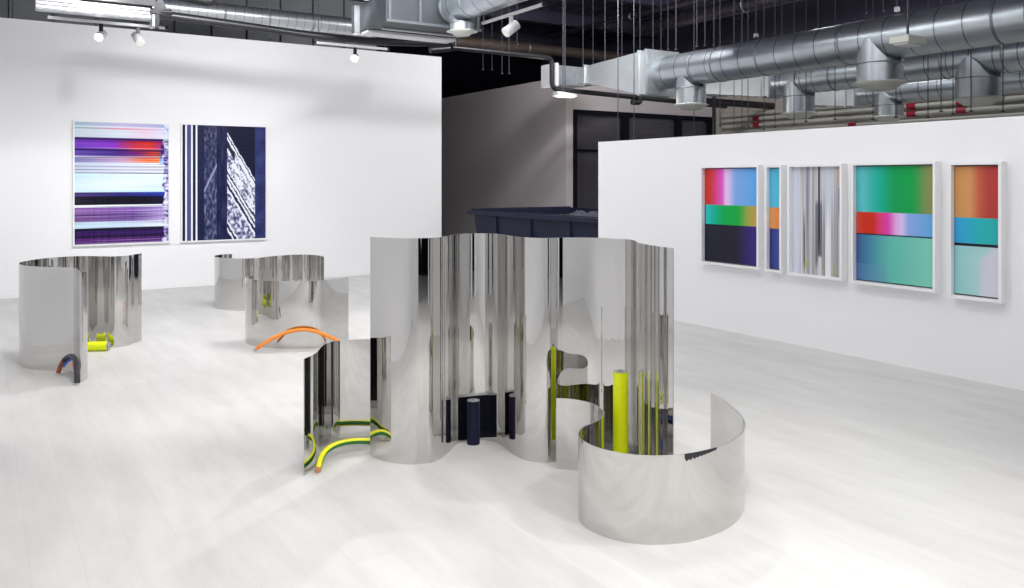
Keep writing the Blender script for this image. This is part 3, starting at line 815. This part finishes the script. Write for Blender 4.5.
def duct_v(name, b_start, b_end, a, z, r, label, cone, spigots, joints, material='spiral'):
    """round duct running along V at (a, z); local axes: x=U, y=V"""
    t = empty(name, AB(a, b_end, z), ROTU, label, 'duct')
    yl = b_start-b_end
    cyl_obj('duct_body', (0, yl, 0), (0, 0, 0), r, M[material], t)
    for jb in joints:
        ring_obj('joint_ring', Vector((0, jb-b_end, 0)), Vector((0, 1, 0)), r, 0.022, M['joint'], t, 0.007)
    if cone:
        bl, hbig, hsm, wsm, zoff = cone
        bm = bmesh.new()
        def rect(y, w, h, zc): return [bm.verts.new(c) for c in ((-w/2, y, zc-h/2), (w/2, y, zc-h/2), (w/2, y, zc+h/2), (-w/2, y, zc+h/2))]
        R = [rect(yl-0.02, hbig, hbig, 0), rect(yl+0.16, hbig, hbig, 0), rect(yl+0.16+bl, wsm, hsm, zoff), rect(yl+0.16+bl+0.25, wsm, hsm, zoff)]
        bm.faces.new(R[0])
        for q0, q1 in zip(R, R[1:]):
            for i in range(4): bm.faces.new((q0[i], q1[i], q1[(i+1) % 4], q0[(i+1) % 4]))
        bm.faces.new(R[-1][::-1])
        from_bm('duct_transition', bm, M['galv_panel'], t)
        for yy, w, h, zc in ((yl, hbig, hbig, 0), (yl+0.16, hbig, hbig, 0), (yl+0.16+bl, wsm, hsm, zoff)):
            bm = bmesh.new(); bbox(bm, (0, yy, zc), (w+0.05, 0.025, h+0.05)); from_bm('flange', bm, M['galv_panel'], t)
    for (sb, sr, drop) in spigots:
        y = sb-b_end
        bm = bmesh.new(); seg = 40; top = []; bot = []
        for k in range(seg):
            an = 2*math.pi*k/seg; x_ = sr*math.cos(an); y_ = sr*math.sin(an)
            zt = max(-r-0.03, -math.sqrt(max(0, r*r-min(x_*x_, r*r*0.999)))*0.5+(sr-abs(y_))*0.85-0.20)
            top.append(bm.verts.new((x_, y+y_, min(zt, r*0.55)))); bot.append(bm.verts.new((x_, y+y_, -drop)))
        mid = [bm.verts.new((v.co.x, v.co.y, -r-0.04)) for v in bot]
        for A_, B_ in ((mid, top), (bot, mid)):
            for k in range(seg):
                f = bm.faces.new((A_[k], A_[(k+1) % seg], B_[(k+1) % seg], B_[k])); f.smooth = True
        bm.faces.new(top); bm.faces.new(bot[::-1])
        sp = auto_smooth(from_bm('drop_collar', bm, M['galv'], t), 30)
        ring_obj('joint_ring', Vector((0, y, -r-0.04)), Vector((0, 0, 1)), sr, 0.015, M['joint'], sp, 0.006)
        bm = bmesh.new()
        sweep(bm, [(0, y, -drop+0.01), (0, y, -drop-0.005), (0, y, -drop-0.006), (0, y, -drop-0.01-0.10*sr), (0, y, -drop-0.01-0.30*sr), (0, y, -drop-0.012-0.30*sr)],
              [sr, sr+0.045, sr+0.045, sr*0.88, sr*0.62, sr*0.1], 40)
        d_ = from_bm('diffuser', bm, M['cream'], sp); d_['label'] = 'cream plastic air diffuser'
    return t

# D1: main duct
def line_a(px, Y): return ab(Vector(((px-CX)/F*Y, Y, 0)))
a1, b1_ = line_a(760, 11.0); z1 = 1.6+122*11/F
def b_at(px, a): return ab(on_a(px, 100, a))[1]
duct_v('round_duct', b_at(662, a1), -4.0, a1, z1, 0.245, 'largest silver round duct running along above the right wall', (b_at(598, a1)-b_at(662, a1)-0.16, 0.64, 0.27, 0.55, 0.13),
       [(b_at(691, a1), 0.215, 0.52), (b_at(880, a1), 0.25, 0.50)], [b_at(p, a1) for p in (699, 722, 767, 850, 1003)])
a2, b2_ = line_a(1024, 10.3); z2 = 3.18
duct_v('round_duct', b_at(778, a2), -2.0, a2, z2, 0.225, 'second silver round duct, partly hidden below the largest duct', (1.25, 0.44, 0.22, 0.7, 0.04),
       [(b_at(799, a2), 0.24, 0.52), (b_at(978, a2), 0.265, 0.52)], [b_at(p, a2) for p in (808, 836, 948, 1010)])
a3, b3_ = line_a(1024, 11.75); z3 = 3.05
duct_v('round_duct', b_at(862, a3), 0.0, a3, z3, 0.20, 'lowest and farthest silver round duct close to the service wall', (0.8, 0.42, 0.26, 0.6, 0.0),
       [(b_at(889, a3), 0.22, 0.42)], [b_at(p, a3) for p in (925,)])
# pale duct ending in a box by the wall corner
pB = P(563, 77, 14.75)
t = empty('vent_box', (pB.x, pB.y, pB.z-0.17), ROTU, 'small grey duct box hanging beside the black pipe bend above the dark windows', 'duct box')
bm = bmesh.new(); bbox(bm, (0.02, 0, 0.17), (0.62, 0.42, 0.34), 0, 0.006); from_bm('box_body', bm, M['galv'], t)
bm = bmesh.new(); bbox(bm, (-0.30, -0.02, 0.17), (0.06, 0.46, 0.40), 0, 0.006); from_bm('flange', bm, M['white_metal'], t)
bm = bmesh.new(); bbox(bm, (0.42, 0, 0.17), (0.20, 0.34, 0.28), 0, 0.004); from_bm('louvre', bm, M['black'], t)

# dim ducts up in the ceiling, right
for k, (px0, py0, px1, py1, r, zc, lab) in enumerate(((705, 14, 960, -32, 0.14, 4.75, 'duct with dim lilac light in its colour, high in the dark ceiling above the largest duct'),
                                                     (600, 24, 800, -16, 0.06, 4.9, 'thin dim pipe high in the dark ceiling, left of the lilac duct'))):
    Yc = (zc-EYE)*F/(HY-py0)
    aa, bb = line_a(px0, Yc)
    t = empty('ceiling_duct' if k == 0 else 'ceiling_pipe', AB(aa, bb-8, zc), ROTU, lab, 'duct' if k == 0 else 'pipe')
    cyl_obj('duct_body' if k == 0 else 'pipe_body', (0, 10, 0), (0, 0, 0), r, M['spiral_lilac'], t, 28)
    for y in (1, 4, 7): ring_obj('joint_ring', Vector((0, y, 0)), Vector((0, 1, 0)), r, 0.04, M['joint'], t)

# service pipes on the service wall, with red fittings
for k, (py, r) in enumerate(((95.5, 0.045), (102.5, 0.042), (110.5, 0.040), (118, 0.03))):
    aa = AS-0.10; p = on_a(960, py, aa); bb = ab(p)[1]
    names = ['topmost', 'second highest', 'third highest', 'lowest']
    t = empty('service_pipe', AB(aa, 3, p.z), ROTU, names[k]+' of the pale painted pipes along the service wall beyond the right wall', 'pipe', 'pipes on the service wall')
    cyl_obj('pipe_body', (0, WB-3.05, 0), (0, 0, 0), r, M['pipe_beige'], t, 20)
    for px in ([], [757, 912, 962], [757, 912, 962], [853])[k]:
        y = b_at(px, aa)-3
        c = cyl_obj('pipe_coupling', (0, y-0.08, 0), (0, y+0.08, 0), r+0.012, M['red'], t, 20); c['label'] = 'red pipe coupling'
# black horizontal bulkhead line
# small spiral duct above the left wall
def run_u(name, px0, px1, px_ref, py_ref, z, r, material, label, cat, jn=()):
    Yr = (z-EYE)*F/(HY-py_ref); ar, br_ = line_a(px_ref, Yr)
    A0 = ab(on_b(px0, 50, br_))[0]; A1 = ab(on_b(px1, 50, br_))[0]
    t = empty(name, AB(A0, br_, z), ROTU, label, cat)
    cyl_obj('duct_body' if cat == 'duct' else 'pipe_body', (0, 0, 0), (A1-A0, 0, 0), r, M[material], t, 32)
    for x in jn: ring_obj('joint_ring', Vector((x*(A1-A0), 0, 0)), Vector((1, 0, 0)), r, 0.03, M['joint'], t)
    return t, br_, A0, A1
run_u('round_duct', 150, 372, 275, 18.5, 4.05, 0.135, 'spiral_small', 'slim pale spiral duct running above the top of the left wall', 'duct', (0.3, 0.7))
run_u('round_duct', 440, 640, 518, 47, 4.35, 0.11, 'copper', 'duct with warm light tinted into its colour, crossing the dark ceiling behind the black pipe', 'duct', (0.4,))

def tube_thing(name, pts, r, material, label, cat, part='pipe_body', extra=None):
    o0 = Vector(pts[0]); t = empty(name, o0, 0, label, cat)
    bm = bmesh.new(); sweep(bm, [Vector(p)-o0 for p in pts], r, 16); from_bm(part, bm, M[material], t)
    return t
def bend(a, b, c, r=0.12, n=6):
    a, b, c = Vector(a), Vector(b), Vector(c)
    p = b+(a-b).normalized()*r; q = b+(c-b).normalized()*r
    return [p.lerp(b, i/n).lerp(b.lerp(q, i/n), i/n) for i in range(n+1)]
tb = on_b(160, 13, 10.6)
pl = [on_b(158, 14, 10.8), on_b(250, 26.5, 10.8), on_b(360, 40.5, 10.8), on_b(452, 43.0, 10.8)]
tube_thing('ceiling_pipe', spline(pl, 0.2), 0.05, 'pipe_dark', 'glossy black pipe running just above the left wall under the slim duct', 'pipe')
q0, q1, q2, q3 = on_b(452, 47.5, 11.2), on_b(552, 58.0, 11.2), on_b(553.5, 89, 11.2), on_b(726, 106.5, 11.2)
q2.x, q2.y = q1.x, q1.y
tt = tube_thing('ceiling_pipe', [q0]+bend(q0, q1, q2)+bend(q1, q2, q3)+[q3], 0.042, 'pipe_dark', 'black pipe bending down and on above the dark windows', 'pipe')
r0 = on_b(455, 30, 11.2); 
tube_thing('ceiling_pipe', [on_b(452, 34, 11.25)]+bend(on_b(452, 34, 11.25), on_b(456, 48, 11.25), on_b(430, 50, 11.25))+[on_b(430, 50, 11.25)], 0.05, 'pipe_dark', 'short black bent pipe under the fan coil unit at the wall top', 'pipe')
# a run of black pipe behind the cones
s0, s1 = on_b(700, 101, 11.6), on_b(800, 108, 11.6)
tube_thing('ceiling_pipe', [s0, s1], 0.07, 'pipe_dark', 'black insulated pipe under the second duct transition', 'pipe')
s0 = on_b(714, 92, 11.0); s1 = Vector((s0.x, s0.y, HWR-0.05+0.2)); s1.z = 0.0
tube_thing('drop_pipe', [s0, s1], 0.035, 'pipe_dark', 'black vertical pipe dropping at the right end of the dark windows', 'pipe')
w0 = on_b(640, 91, 11.15); w1 = on_b(632, 102, 11.15)
tube_thing('ceiling_pipe', [w0]+bend(w0, Vector((w0.x, w0.y, w1.z)), w1, 0.06)+[w1], 0.05, 'pipe_dark', 'short hooked black pipe below the large duct transition', 'pipe')
h0 = on_b(145, -8, 8.8)
tube_thing('ceiling_pipe', [on_b(170, -4, 8.8)]+bend(on_b(170, -4, 8.8), on_b(213, 5, 8.8), on_b(216, -12, 8.8), 0.08)+[on_b(216, -12, 8.8)], 0.03, 'pipe_dark', 'black hooked conduit at the top edge above the slim duct', 'conduit')

# ---------------------------------------------------------------- fan coil unit, centre top
bF = 10.0
pF = on_b(357, 34.0, bF); zb = pF.z; aF0 = ab(pF)[0]
aF1 = ab(on_b(447, 43, bF))[0]; wF = aF1-aF0
bN = ab(on_a(386, 21, aF0))[1]; D = bF-bN
t = empty('fan_coil_unit', AB(aF0, bF, zb), ROTU, 'rectangular galvanised fan coil unit hanging at the top centre', 'air unit')
bm = bmesh.new(); bbox(bm, (wF*0.5, -D*0.5, 0.185), (wF, D, 0.33), 0, 0.006); from_bm('unit_body', bm, M['unit'], t)
bm = bmesh.new(); bbox(bm, (wF*0.56, -D*0.68, 0.50), (wF*0.84, D*0.60, 0.32), 0, 0.006); from_bm('motor_housing', bm, M['unit'], t)
bm = bmesh.new(); bbox(bm, (-0.02, -0.04, 0.17), (0.10, 0.10, 0.36), 0, 0.004); from_bm('corner_post', bm, M['unit_light'], t)
bm = bmesh.new(); bbox(bm, (wF*0.5, -0.16, 0.0), (wF*0.96, 0.26, 0.035), 0, 0.004); from_bm('drip_tray', bm, M['white_metal'], t)
bm = bmesh.new(); bbox(bm, (wF*0.52, -D*0.55, 0.008), (wF*0.84, 0.05, 0.02), 0, 0.002); from_bm('bottom_rail', bm, M['galv_panel'], t)
for k in range(4):
    bm = bmesh.new(); bbox(bm, (wF*(0.03+0.31*k), -D-0.012, 0.24), (0.03, 0.03, 0.46)); from_bm('flange', bm, M['unit_light'], t)
bm = bmesh.new(); bbox(bm, (wF*0.5, -D-0.012, 0.03), (wF, 0.035, 0.03)); from_bm('flange', bm, M['unit_light'], t)
for x_, y_ in ((0.06, -0.08), (wF-0.06, -0.08), (0.06, -D+0.08), (wF-0.06, -D+0.08)):
    bm = bmesh.new(); sweep(bm, [(x_, y_, 0.44), (x_, y_, 5.3-zb)], 0.008, 8); from_bm('hanger_rod', bm, M['rod'], t)
# round duct leaving it towards the camera
pd = on_b(462, -8, bN-0.28); ad_ = ab(pd)[0]
duct_v('round_duct', bN-0.03, -1.2, ad_, zb+0.27, 0.20, 'silver round duct leaving the fan coil unit at the top edge', None, [(bN-0.28, 0.145, 0.33)], [bN-0.55, bN-0.08])

# ---------------------------------------------------------------- linear diffuser, top left
bl = 10.2
A0 = ab(on_b(36, 5, bl))[0]; A1 = ab(on_b(152, 17, bl))[0]
z = on_b(36, 9, bl).z
t = empty('linear_diffuser', AB(A0, bl, z), ROTU, 'long white slotted air diffuser hanging above the left wall', 'air diffuser')
wl = A1-A0
bm = bmesh.new(); bbox(bm, (wl/2, 0.10, 0.075), (wl, 0.16, 0.13), 0, 0.004); from_bm('diffuser_body', bm, M['diff_white'], t)
for k in range(3):
    bm = bmesh.new(); bbox(bm, (wl/2, 0.012-0.004*k, 0.03+0.04*k), (wl-0.02, 0.02, 0.016), 0, 0.002); from_bm('slot_blade', bm, M['diff_white'], t)
bm = bmesh.new(); bbox(bm, (wl*0.56, 0.14, 0.19), (wl*0.95, 0.35, 0.07), 0, 0.004); from_bm('upper_rail', bm, M['black'], t)
bm = bmesh.new(); bbox(bm, (wl*0.62, 0.34, 0.36), (wl*0.85, 0.55, 0.26), 0, 0.006); from_bm('plenum', bm, M['unit_light'], t)
bm = bmesh.new(); bbox(bm, (wl+0.02, 0.09, 0.06), (0.03, 0.22, 0.26), 0, 0.003); from_bm('end_plate', bm, M['galv'], t)
# black bracket lamp at its end
pb = on_b(160, 10, bl-0.3)
t = empty('projector_bracket', pb, ROTU, 'black clamp bracket at the right end of the white slotted diffuser', 'bracket')
bm = bmesh.new()
v = [bm.verts.new(c) for c in ((-0.10, -0.03, -0.05), (0.10, -0.03, -0.05), (0.0, -0.03, 0.16), (-0.10, 0.03, -0.05), (0.10, 0.03, -0.05), (0.0, 0.03, 0.16))]
for f in ((0, 1, 2), (5, 4, 3), (0, 3, 4, 1), (1, 4, 5, 2), (2, 5, 3, 0)): bm.faces.new([v[i] for i in f])
bbox(bm, (-0.03, 0, -0.12), (0.04, 0.04, 0.18), 0, 0.004)
from_bm('clamp', bm, M['black'], t)
bm = bmesh.new(); sweep(bm, [(-0.10, 0.02, -0.02), (0.12, -0.02, -0.02)], 0.035, 16); from_bm('clamp_bolt', bm, M['black'], t)

# ---------------------------------------------------------------- tracks and spots
def rail(p0, p1, label, ceil_z=5.3):
    p0, p1 = Vector(p0), Vector(p1); d = p1-p0
    t = empty('track_rail', p0, math.atan2(d.y, d.x), label, 'light track')
    Lh = math.hypot(d.x, d.y)
    bm = bmesh.new(); bbox(bm, (Lh/2, 0, 0), (Lh, 0.035, 0.032), 0, 0.003); from_bm('rail_body', bm, M['white_metal'], t)
    for e in (0, Lh):
        bm = bmesh.new(); bbox(bm, (e, 0, 0), (0.03, 0.045, 0.042), 0, 0.003); from_bm('rail_end', bm, M['black'], t)
    for e in (0.05, Lh-0.05):
        bm = bmesh.new(); sweep(bm, [(e, 0, 0.015), (e, 0, ceil_z-p0.z)], 0.006, 8); from_bm('suspension_wire', bm, M['rod'], t)
    return t
def spot_thing(p, aim, bodymat, label, lit=True, size=0.05, ln=0.15, energy=0, angle=50, armmat='black', blend=0.7):
    p = Vector(p); aim = (Vector(aim)-p).normalized()
    t = empty('track_spotlight', p, 0, label, 'spotlight')
    bm = bmesh.new(); bbox(bm, (0, 0, 0.045), (0.045, 0.03, 0.11), ROTU, 0.004); from_bm('spot_arm', bm, M[armmat], t)
    c = Vector((0, 0, -0.045))
    bm = bmesh.new(); sweep(bm, [c-aim*ln*0.5, c-aim*ln*0.48, c+aim*ln*0.3, c+aim*ln*0.5], [size*0.85, size, size, size*1.02], 28)
    b = from_bm('spot_body', bm, M[bodymat], t)
    bm = bmesh.new(); sweep(bm, [c+aim*ln*0.5, c+aim*(ln*0.5+0.004)], size*0.86, 24); from_bm('lens', bm, M['lens' if lit else 'cream'], b)
    if energy:
        ld = bpy.data.lights.new('spot_lamp', 'SPOT'); ld.energy = energy*KL; ld.spot_size = math.radians(angle); ld.spot_blend = blend; ld.shadow_soft_size = 0.05
        ld.color = (1.0, 0.985, 0.96)
        lo = bpy.data.objects.new('spot_lamp', ld); COL.objects.link(lo); lo.parent = t
        lo.location = c+aim*(ln*0.5+0.02); lo.rotation_mode = 'QUATERNION'; lo.rotation_quaternion = Vector((0, 0, -1)).rotation_difference(aim)
    return t
bt = 11.2
rail(on_b(46, 17.0, bt), on_b(166, 27.8, bt), 'white light track above the left wall, holding two spotlights')
def at_rail(px, b, zr):
    p = on_b(px, 30, b); p.z = zr-0.119; return p
zr1 = on_b(46, 17.0, bt).z; zr2 = on_b(315, 42.5, bt+0.1).z
spot_thing(at_rail(101, bt, zr1), Vector((-4.4, 3.5, 0.2)), 'white_metal', 'glowing white spotlight, left one on the track above the left wall', True, 0.05, 0.15, 50, 70, blend=1.0)
spot_thing(at_rail(138, bt, zr1), on_b(138, 33.0, bt)+Vector((0.6, -0.5, -0.8)), 'white_metal', 'short spotlight on a black arm, right one on the track above the left wall', False, 0.055, 0.16, 0)
rail(on_b(315, 42.5, bt+0.1), on_b(388, 49.5, bt+0.1), 'short white light track beneath the fan coil unit')
spot_thing(at_rail(355, bt+0.1, zr2), Vector((-1.6, 2.5, 0.0)), 'white_metal', 'glowing spotlight on the short track beneath the fan coil unit', True, 0.05, 0.13, 50, 70, blend=1.0)
q0 = P(482, 23.5, 10.2); q1 = P(544, 3.5, 8.9); q1.z = q0.z
q1 = on_a(544, 3.5, ab(q0)[0]); 
rail(q0, Vector((q1.x, q1.y, q0.z)), 'white light track against the black ceiling, right of the fan coil unit')
mid = q0.lerp(q1, 0.5); mid.z = q0.z-0.119
spot_thing(mid, mid+Vector((-0.70, -0.45, -0.62)), 'white_metal', 'white cylindrical spotlight against the black ceiling', False, 0.060, 0.19, 0, armmat='white_metal')

# small fittings
def plate(p, sx, sy, sz, label, rodtop=5.3, name='ceiling_fitting'):
    t = empty(name, p, ROTU, label, 'fitting')
    bm = bmesh.new(); bbox(bm, (0, 0, 0), (sx, sy, sz), 0, 0.01); from_bm('fitting_body', bm, M['cream'], t)
    bm = bmesh.new(); bbox(bm, (0, 0, -sz*0.55), (sx*0.8, sy*0.7, sz*0.35), 0, 0.006); from_bm('fitting_cover', bm, M['white_metal'], t)
    bm = bmesh.new(); sweep(bm, [(0, 0, sz/2), (0, 0, rodtop-p.z)], 0.01, 8); from_bm('hanging_stem', bm, M['rod'], t)
    return t
pe = P(565, 94.5, 14.3)
plate_o = plate(pe, 0.42, 0.16, 0.07, 'flat cream light fitting hanging in front of the lit wall corner')
pw = P(565, 97, 14.1)
ld = bpy.data.lights.new('corner_lamp', 'POINT'); ld.energy = 26; ld.shadow_soft_size = 0.12; ld.color = (1.0, 0.93, 0.82)
lo = bpy.data.objects.new('corner_lamp', ld); COL.objects.link(lo); lo.parent = plate_o; lo.location = Matrix.Rotation(-ROTU, 3, 'Z') @ (pw-Vector((0, 0, 0.25))-pe)
plate(P(908, 40.5, 7.9), 0.30, 0.20, 0.07, 'cream wireless box hanging in front of the largest duct')

# hanging rods
rods = [(563, 92, 13.5), (583, 65, 14.5), (593, 74, 15.0), (605, 63, 13.8), (622, 60, 14.5), (640, 55, 14.0), (653, 50, 14.0), (661, 50, 14.5), (668, 50, 14.0),
        (676, 50, 13.0), (697, 47, 12.2), (705, 46, 12.5), (714, 46, 13), (720, 126, 12.9), (734, 130, 12.5), (742, 128, 13.2), (748, 128, 13), (756, 38, 11), (764, 130, 12.8),
        (775, 128, 12.6), (782, 38, 12), (794, 125, 12.2), (806, 122, 11.6), (818, 30, 11), (835, 120, 11.8), (866, 14, 10.5), (883, 12, 10.2), (873, 120, 11.5), (896, 118, 11.4),
        (928, 118, 11.2), (941, 112, 11.0), (953, 115, 10.9), (971, 112, 10.8), (1003, 112, 10.6), (618, 140, 12.0), (634, 138, 11.9), (694, 133, 11.8),
        (246, 0, 11), (270, 40, 11.2), (502, 74, 14.8), (509, 74, 14.6), (517, 45, 14.5), (483, 70, 15.5), (492, 70, 15.5)]
base = None
for px, yb, Y in rods:
    p = P(px, yb, Y)
    if px > 690 and yb > 100: p = on_a(px, yb, (a1+a2)/2-0.02+0.05*math.sin(px))
    ztop = 5.3
    if p.z > 5.1: continue
    o = None
    bm = bmesh.new(); sweep(bm, [(0, 0, 0), (0, 0, ztop-p.z)], 0.0058, 8)
    bbox(bm, (0, 0, 0.01), (0.03, 0.03, 0.02), ROTU)
    o = from_bm('hanging_rod', bm, M['rod']); o.location = p
    tag(o, 'thin vertical steel hanging rod dropping from the dark ceiling', 'rod', 'hanging rods under the ceiling')
# duct hanger hooks on the main duct
for px in (756, 897):
    bb = b_at(px, a1); p = AB(a1, bb, z1+0.245)
    t = empty('duct_hanger', p, ROTU, ('left' if px < 800 else 'right')+' of the two hooked hangers on top of the largest duct', 'hanger')
    bm = bmesh.new(); bbox(bm, (0, 0, 0.06), (0.05, 0.05, 0.06), 0, 0.01); from_bm('hanger_clamp', bm, M['white_metal'], t)
    bm = bmesh.new(); sweep(bm, [(0, 0, 0.08), (0, 0, 5.3-p.z)], 0.008, 8); from_bm('hanger_rod', bm, M['rod'], t)

# ---------------------------------------------------------------- lights: added fill luminaires, unseen above and behind the view
def fill_batten(a, b, z, energy, tilt_to=None, sx=1.4, sy=0.30, k=[0]):  # unseen luminaire added as fill light
    p = AB(a, b, z)
    d = (Vector(tilt_to)-p).normalized() if tilt_to is not None else Vector((0, 0, -1))
    t = empty('added_luminaire', p, ROTU, 'long luminaire added out of view as fill light', 'added light', 'added linear luminaires')
    q = Matrix.Rotation(-ROTU, 3, 'Z') @ d
    bm = bmesh.new(); bbox(bm, (0, 0, 0.06), (sx+0.06, sy+0.06, 0.05), 0, 0.005)
    o = from_bm('added_lamp_body', bm, M['white_metal'], t)
    for e in (-sx*0.4, sx*0.4):
        bm = bmesh.new(); sweep(bm, [(e, 0, 0.07), (e, 0, 5.298-z)], 0.006, 8); from_bm('suspension_wire', bm, M['rod'], t)
    ld = bpy.data.lights.new('added_lamp', 'AREA'); ld.shape = 'RECTANGLE'; ld.size = sx; ld.size_y = sy; ld.energy = energy*KL
    ld.color = (0.985, 0.99, 1.0)
    lo = bpy.data.objects.new('added_lamp', ld); COL.objects.link(lo); lo.parent = t
    rq = Vector((0, 0, -1)).rotation_difference(q)
    lo.rotation_mode = 'QUATERNION'; lo.rotation_quaternion = rq; o.rotation_mode = 'QUATERNION'; o.rotation_quaternion = rq
ZL = 4.5
for a in (1.0, 3.0, 5.0):
    for b in (-0.9, 1.9, 5.1, 8.2):
        fill_batten(a, b, ZL, (62 if a < 4.5 else 44) if b > 0 else 46)
# added wall washers, brightening the left and right walls
for a, b, ax in ((0.8, 9.0, 0.9), (2.4, 9.0, 2.6), (3.7, 7.65, 4.4)): fill_batten(a, b, 3.95, 88, AB(ax, WL, 1.5))
for b in (1.2, 4.2, 7.0): fill_batten(4.3, b, 4.2, 45, AB(PA, b, 1.0))
# track spotlights above and behind the view, aimed at the sculptures
def track_spot(a, b, z, aim, e, ang=62):
    p = AB(a, b, z)
    t = spot_thing(p, aim, 'white_metal', 'ceiling spotlight aimed at the sculptures, outside the view', True, 0.06, 0.16, e, ang, blend=0.55)
    t.name = 'ceiling_spotlight'; t['group'] = 'spotlights aimed at the sculptures'
    bm = bmesh.new(); sweep(bm, [(0, 0, 0.10), (0, 0, 5.3-z)], 0.008, 8); from_bm('hanging_stem', bm, M['rod'], t)
for a, b, ax, ay, e in ((4.9, 1.2, 0.0, 4.6, 260), (0.7, 0.9, 0.3, 4.3, 300), (4.9, 6.6, -0.2, 4.9, 330), (1.0, 5.0, -2.6, 7.2, 250), (3.9, 8.3, -2.2, 8.2, 230), (5.6, 4.2, 0.7, 4.0, 130), (2.9, -0.6, 1.0, 2.6, 280)):
    track_spot(a, b, 4.3, Vector((ax, ay, 0)), e*1.9)
for a, ax, e in ((1.1, 1.2, 230), (2.2, 2.4, 230), (3.9, 3.9, 90)):  # spots added outside the view to brighten the left wall
    p = AB(a, 9.35, 3.9)
    t = spot_thing(p, AB(ax, WL, 1.8), 'white_metal', 'ceiling spotlight added to brighten the left wall, outside the view', True, 0.06, 0.16, e*0.95, 84, blend=1.0)
    t.name = 'ceiling_spotlight'; t['group'] = 'spotlights added to brighten the left wall'
    bm = bmesh.new(); sweep(bm, [(0, 0, 0.10), (0, 0, 5.3-3.9)], 0.008, 8); from_bm('hanging_stem', bm, M['rod'], t)
# added fill light for the service corridor and far space
fill_batten(11.7, 8.6, 4.75, 120)
fill_batten(11.7, 4.5, 4.75, 120)
fill_batten(7.35, 9.1, 4.65, 260, AB(9.4, 13.8, 1.6))
fill_batten(10.1, 3.2, 4.1, 110, AB(10.1, 5.0, 6.5))  # added uplight, brightens the ceiling deck

w = bpy.data.worlds.new('World'); S.world = w; w.use_nodes = True
w.node_tree.nodes['Background'].inputs[0].default_value = (0.5, 0.52, 0.6, 1); w.node_tree.nodes['Background'].inputs[1].default_value = 0.15

# ---------------------------------------------------------------- camera
cd = bpy.data.cameras.new('camera'); cam = bpy.data.objects.new('camera', cd); COL.objects.link(cam)
cam.location = (0, 0, EYE); cam.rotation_euler = (math.pi/2, 0, 0)
cd.sensor_fit = 'HORIZONTAL'; cd.sensor_width = 36.0; cd.lens = F/1024*36.0
cd.shift_y = -(294-HY)/1024; cd.clip_end = 200
S.camera = cam
S.view_settings.view_transform = 'Standard'; S.view_settings.look = 'None'
S.view_settings.exposure = 0.0; S.view_settings.gamma = 1.0; S.view_settings.use_curve_mapping = False
S.cycles.max_bounces = 14; S.cycles.glossy_bounces = 12; S.cycles.diffuse_bounces = 5
S.cycles.sample_clamp_indirect = 4.0
